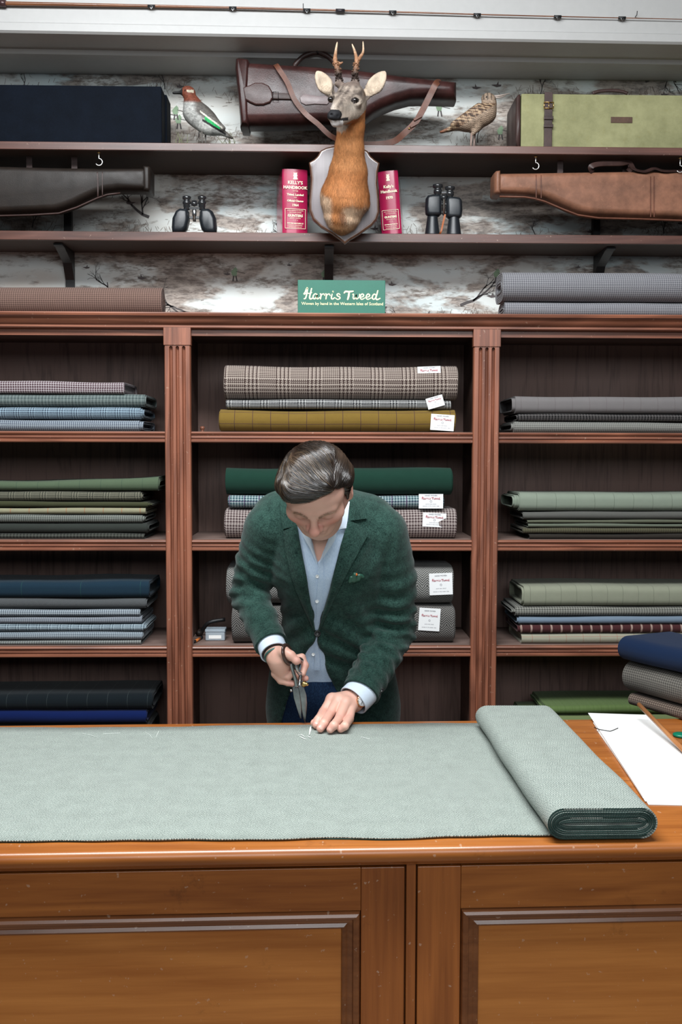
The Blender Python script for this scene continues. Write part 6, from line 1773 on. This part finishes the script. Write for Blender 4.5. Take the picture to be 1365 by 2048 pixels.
# trousers and shoes
TR = Vol((HIPL[0] - .2, 2.64, .03), (HIPR[0] + .2, 3.14, W(660, 1335, 2.8).z + .02), .006)
TR.chain([P3(662, 1366, 2.865), P3(666, 1420, 2.90), P3(666, 1470, 2.92)], [.158, .170, .170], .03, ((0, 1, .1), .64))
TR.cap(P3(662, 1350, 2.861), P3(662, 1366, 2.865), .152, .156, .01, ((0, 1, .1), .64))
for a, b, c in ((HIPL, KNL, ANL), (HIPR, KNR, ANR)): TR.chain([a, b, c], [.098, .075, .066], .03)
Tv, Tf = TR.mesh('trousers', 2); Tv = Tv + vnormals(Tv, Tf) * (vnoise(Tv, 8, 20, 3) * .003)[:, None]
q = NT('dark_denim'); nn = q.noise(q.coord('Object', (1, 1, .2)), 700, 2, .6); q.bump(nn, .3, .0008)
m_den = q.set(q.mix(q.ramp(nn, [(.4, 0.0), (.7, 1.0)]), (.004, .012, .035), (.014, .040, .095)), .9, spec=.2)
tro = link('trousers', np_mesh('trousers', Tv, Tf), m_den, man, True)
m_shoe = leather('brown_shoe_leather', (.12, .05, .025), .5, .3)
for c in (ANL, ANR):
    SV = Vol(c - [.08, .26, .10], c + [.08, .10, .06], .004)
    SV.cap([c[0], c[1] + .02, .045], [c[0], c[1] - .06, .05], .045, .042, .02).cap([c[0], c[1] - .06, .045], [c[0], c[1] - .17, .032], .040, .034, .02, ((0, 0, 1), .8))
    SV.d = np.maximum(SV.d, (.012 - SV.ax[2])[None, None, :].astype(np.float32))
    a, b = SV.mesh('shoe', 2); sh_ = link('shoe', np_mesh('shoe', a, b), m_shoe, man, True)
    MB().prismz([(c[0] + .044 * math.cos(t) * (1 if math.sin(t) > -.2 else .92), c[1] - .065 + .155 * math.sin(t)) for t in np.linspace(0, 6.28, 25)[:-1]], .001, .013).build('sole', m_black, sh_)

# ---------------- hair
HV_ = Vol(H0 - .17, H0 + .19, .0024)
HV_.ell(h(0, -.018, .028), hr(.087, .094, .076), .01, HR)
HV_.cap(h(.030, .044, .066), h(-.042, .050, .062), .028, .036, .03)
HV_.cap(h(.02, -.02, .086), h(-.03, .0, .088), .022, .024, .03)
HV_.cap(h(-.070, .018, .036), h(-.070, -.03, .012), .024, .024, .02).cap(h(.070, .0, .035), h(.070, -.04, .012), .019, .021, .02)
HV_.cap(h(.0785, .010, .01), h(.0775, .014, -.026), .0065, .004, .006).cap(h(-.0745, .012, .01), h(-.0745, .014, -.022), .0065, .004, .006)
X, Y, Z = np.meshgrid(*HV_.ax, indexing='ij'); Qh = (np.stack([X, Y, Z], -1) - H0) @ HR / HS
xx, ff, uu = Qh[..., 0], Qh[..., 1], Qh[..., 2]
line = .053 + .003 * np.sin(xx * 60) + np.clip(xx + .005, 0, .06) * .30 - np.clip(np.abs(xx) - .055, 0, 1) * 1.6
facecut = np.maximum(np.maximum(uu - line, .022 - ff), -1)                        # the face: below the hairline and in front
facecut2 = np.maximum(np.maximum(uu - .0, -.004 - ff), np.abs(xx) - .0725)
low = np.maximum(uu + .034 + (ff + .02) * -.2, -1.0 - ff)                           # nothing below the nape
for fc, kk in ((facecut, .008), (facecut2, .006), (low, .006)):
    a = HV_.d; b = (-fc).astype(np.float32); hh_ = np.maximum(kk - np.abs(a - b), 0) / kk; HV_.d = np.maximum(a, b) + hh_ * hh_ * kk * .25
del X, Y, Z, Qh, xx, ff, uu
Rv, Rf = HV_.mesh('hair', 2); Nh = vnormals(Rv, Rf)
Qr = (Rv - H0) @ HR / HS
def flow(Q):
    """combing direction in head space: from the part (his left) over the crown to the other side and back"""
    x, f, u = Q[:, 0], Q[:, 1], Q[:, 2]; D = np.stack([-.70 - .25 * sstep(f, .045, .075), -.72 + .65 * sstep(f, .045, .075), .10 + 0 * x], 1)
    t = sstep(-x, .035, .072); D = lerp(D, (-.05, -.85, .25), t)
    t = sstep(x, .050, .056); D = lerp(D, (.12, -.95, -.05), t)
    t = sstep(-f, .05, .09); D = lerp(D, (-.15, -.25, -.95), t)
    return D
D = flow(Qr); D /= np.linalg.norm(D, axis=1)[:, None]; side = np.cross(D, (Nh @ HR)); side /= np.linalg.norm(side, axis=1)[:, None] + 1e-9
gr_ = (Qr * side).sum(1); Rv = Rv + Nh * (vnoise(Rv, 7, 30) * .0012)[:, None]
q = NT('brown_hair'); a = q.n('ShaderNodeVertexColor', layer_name='Col')
m_hair = q.set(a.outputs[0], .27, spec=.8)
hme = np_mesh('hair', Rv, Rf); cb_ = np.tile(np.array([.010, .006, .004]), (len(Rv), 1)) ; vcol(hme, cb_)
hair = link('hair', hme, m_hair, man, True)
bvH = BVHTree.FromPolygons(Rv.tolist(), Rf.tolist())
rs = np.random.RandomState(11); cand = np.where(Qr[:, 2] > -.03)[0]; st_ = rs.choice(cand, 6500); hv = []; hf = []; hc = []
for si_, k in enumerate(st_):
    p = Rv[k].copy(); n_ = Nh[k]; clump = vnoise(p[None] , 21, 55, 2)[0]
    pts = []; nst = 12; lf = .0007 + .0022 * rs.rand() ** 2; wob = rs.normal(size=3) * .035 + np.array([0, .12, 0]) * clump
    base = np.array([.020, .012, .0075]) * (.3 + 1.2 * rs.rand() ** 2 + 1.2 * max(0, clump)); base = base + (np.array([.10, .068, .038]) * rs.rand() ** 4 if Qr[k, 1] > -.01 and Qr[k, 0] < .05 else 0)
    for s_ in range(nst):
        pts.append((p + n_ * lf * math.sin(math.pi * (s_ + .6) / (nst + .4)), n_))
        d = flow(((p - H0) @ HR / HS)[None])[0] + wob; d = HR @ d; d = d - n_ * (d @ n_); d /= np.linalg.norm(d) + 1e-9
        co, nn_, _, _ = bvH.find_nearest((p + d * .0058).tolist()); p = np.array(co); n_ = np.array(nn_)
    b0_ = len(hv)
    for s_, (p_, n_) in enumerate(pts):
        a_, c_ = pts[max(s_ - 1, 0)][0], pts[min(s_ + 1, nst - 1)][0]; sd = np.cross(c_ - a_, n_); sd /= np.linalg.norm(sd) + 1e-9
        w_ = .00048 * (1 - (s_ / nst) ** 2 * .8); hv += [p_ + sd * w_, p_ + n_ * w_ * 1.1, p_ - sd * w_]; hc += [base] * 3
        if s_: q0 = b0_ + 3 * (s_ - 1); hf += [(q0, q0 + 3, q0 + 4, q0 + 1), (q0 + 1, q0 + 4, q0 + 5, q0 + 2)]
sme_ = np_mesh('strands', np.array(hv), np.array(hf)); vcol(sme_, np.array(hc).clip(0, 1))
tag(link('hair_strands', sme_, m_hair, hair, True), kind='stuff')
# eyebrows
eb = MB(); er = random.Random(2)
bvF = BVHTree.FromPolygons(Hv.tolist(), Hf.tolist())
for s_ in (-1, 1):
    for j in range(70):
        t = er.random(); x = s_ * (.012 + .034 * t); c0 = h(x, .11, .0105 + .006 * math.sin(t * 2.6) + er.uniform(-.0028, .0028)); hit = bvF.ray_cast(Vector(c0), -fv)
        if hit[0] is None: continue
        p = np.array(hit[0]) + np.array(fv) * .0004; d = HR @ np.array([s_ * .0065, 0, .0022 * (1 - 2 * t)]); eb.tube([p, p + d * .5 + np.array(fv) * .0012, p + d], [.0003, .00028, .0001], 3)
tag(eb.build('eyebrow_hairs', flat('eyebrow_hair', (.30, .19, .12), .6), body), kind='stuff')

# ---------------- shears in his right hand
sc = thing('tailor_shears', Wz(609, 1446, ZC + .008), 'large steel tailor\'s shears with dark handle held in the man\'s right hand', 'shears')
m_blade = flat('worn_steel_blade', (.30, .31, .32), .28, 1.0, var=.35, scale=60)
smooth_angle(pillow(pxz([(585, 1374), (592, 1369), (598, 1378), (601, 1396), (603.5, 1420), (603.2, 1437), (600.5, 1436), (594, 1416), (588, 1396)], 2.560), 2.560, .0045, .0022, steps=2, base=.3).build('blade', m_blade, sc), 30)
smooth_angle(pillow(pxz([(592, 1370), (602, 1367), (609, 1376), (613, 1390), (614.5, 1408), (613.5, 1428), (611, 1445.5), (608, 1440), (602, 1415), (596, 1390)], 2.5655), 2.5665, .0045, .0022, steps=2, base=.3).build('blade', m_blade, sc), 30)
m_hnd = flat('dark_brown_enamel', (.045, .022, .016), .3, coat=.4)
def loop(cx_, cy_, rx, ry, rot_, Y, r, mat, nm):
    P = []
    for t in np.linspace(0, 2 * math.pi, 25):
        a, b = rx * math.cos(t), ry * math.sin(t); P.append(W(cx_ + a * math.cos(rot_) - b * math.sin(rot_), cy_ + a * math.sin(rot_) + b * math.cos(rot_), Y + .018 * math.cos(t)))
    MB().tube(P, r, 8, flat=(1, 1.5)).build(nm, mat, sc, True)
loop(576, 1309, 8.5, 19, -.25, 2.556, .0040, m_hnd, 'thumb_loop'); loop(602, 1333, 8.5, 15, -.15, 2.590, .0038, m_steel, 'finger_loop')
MB().tube(catmull([W(594, 1374, 2.562), W(591, 1358, 2.560), W(586, 1342, 2.558), W(582, 1327, 2.556)], 4), [.0062, .0058, .0055, .0050, .0048, .0047, .0046, .0045, .0044, .0043, .0042, .0042, .0042], 8).build('shank', m_blade, sc, True)
MB().tube(catmull([W(600, 1372, 2.567), W(600, 1362, 2.572), W(602, 1350, 2.588)], 4), .0052, 8).build('shank', m_steel, sc, True)
c = W(607, 1368, 2.560); MB().lathe([(.0075, 0), (.0080, .002), (.0075, .006), (.0045, .008), (.0045, .014), (.003, .016)], c, Vector((.75, -.65, .1)), 14).build('pivot_bolt', m_brass, sc, True)
c = W(584, 1381, 2.558); MB().lathe([(.0038, 0), (.0038, .004), (.002, .005)], c, Vector((-.8, -.5, 0)), 10).build('stop_pin', m_steel, sc, True)

# ---------------- watch and bracelet (worn: things of their own kind, kept under the man as clothing)
m_gold2 = flat('rose_gold', (.72, .42, .26), .25, 1.0)
wc = HWR - dRh * .004
wt = ringmesh(wc, dRh, .0315, .012, .0025).build('wristwatch', m_gold2, man); smooth_angle(wt, 40)
toc = np.array(CAM) - wc; toc = toc + np.array([2.2, 0, -.2]); toc -= dRh * (toc @ dRh); toc /= np.linalg.norm(toc)
MB().lathe([(.012, -.004), (.0165, -.003), (.0172, .002), (.0165, .005), (.0140, .0055)], wc + toc * .0315, toc, 24).build('watch_case', m_gold2, wt, True)
MB().lathe([(.0139, 0), (.0139, .0008), (.0135, .0012)], wc + toc * .0363, toc, 24).build('watch_dial', flat('white_dial', (.75, .77, .80), .15, var=.02), wt, True)
Rw = Vector(toc).to_track_quat('Z', 'Y').to_matrix().to_4x4(); Rw.translation = Vector(wc + toc * .0377); hm_ = MB()
for a, L_, w_ in ((.6, .008, .0009), (2.4, .011, .0007)): hm_.box(-w_, w_, 0, L_, 0, .0003, Rw @ Matrix.Rotation(a, 4, 'Z'))
for k in range(12): hm_.box(-.0004, .0004, .0105, .0125, 0, .0002, Rw @ Matrix.Rotation(k * math.pi / 6, 4, 'Z'))
hm_.build('watch_hands', m_black, wt)
for k, (o_, c1) in enumerate(((-.004, (.03, .018, .015)), (.0035, (.04, .12, .10)))): ringmesh(HWL + dLh * (.006 + o_ * 1.4), dLh, .0300, .0055, .003).build('bracelet', flat('bracelet_cord' + 'ab'[k], c1, .6, var=.6, scale=500), man, True)
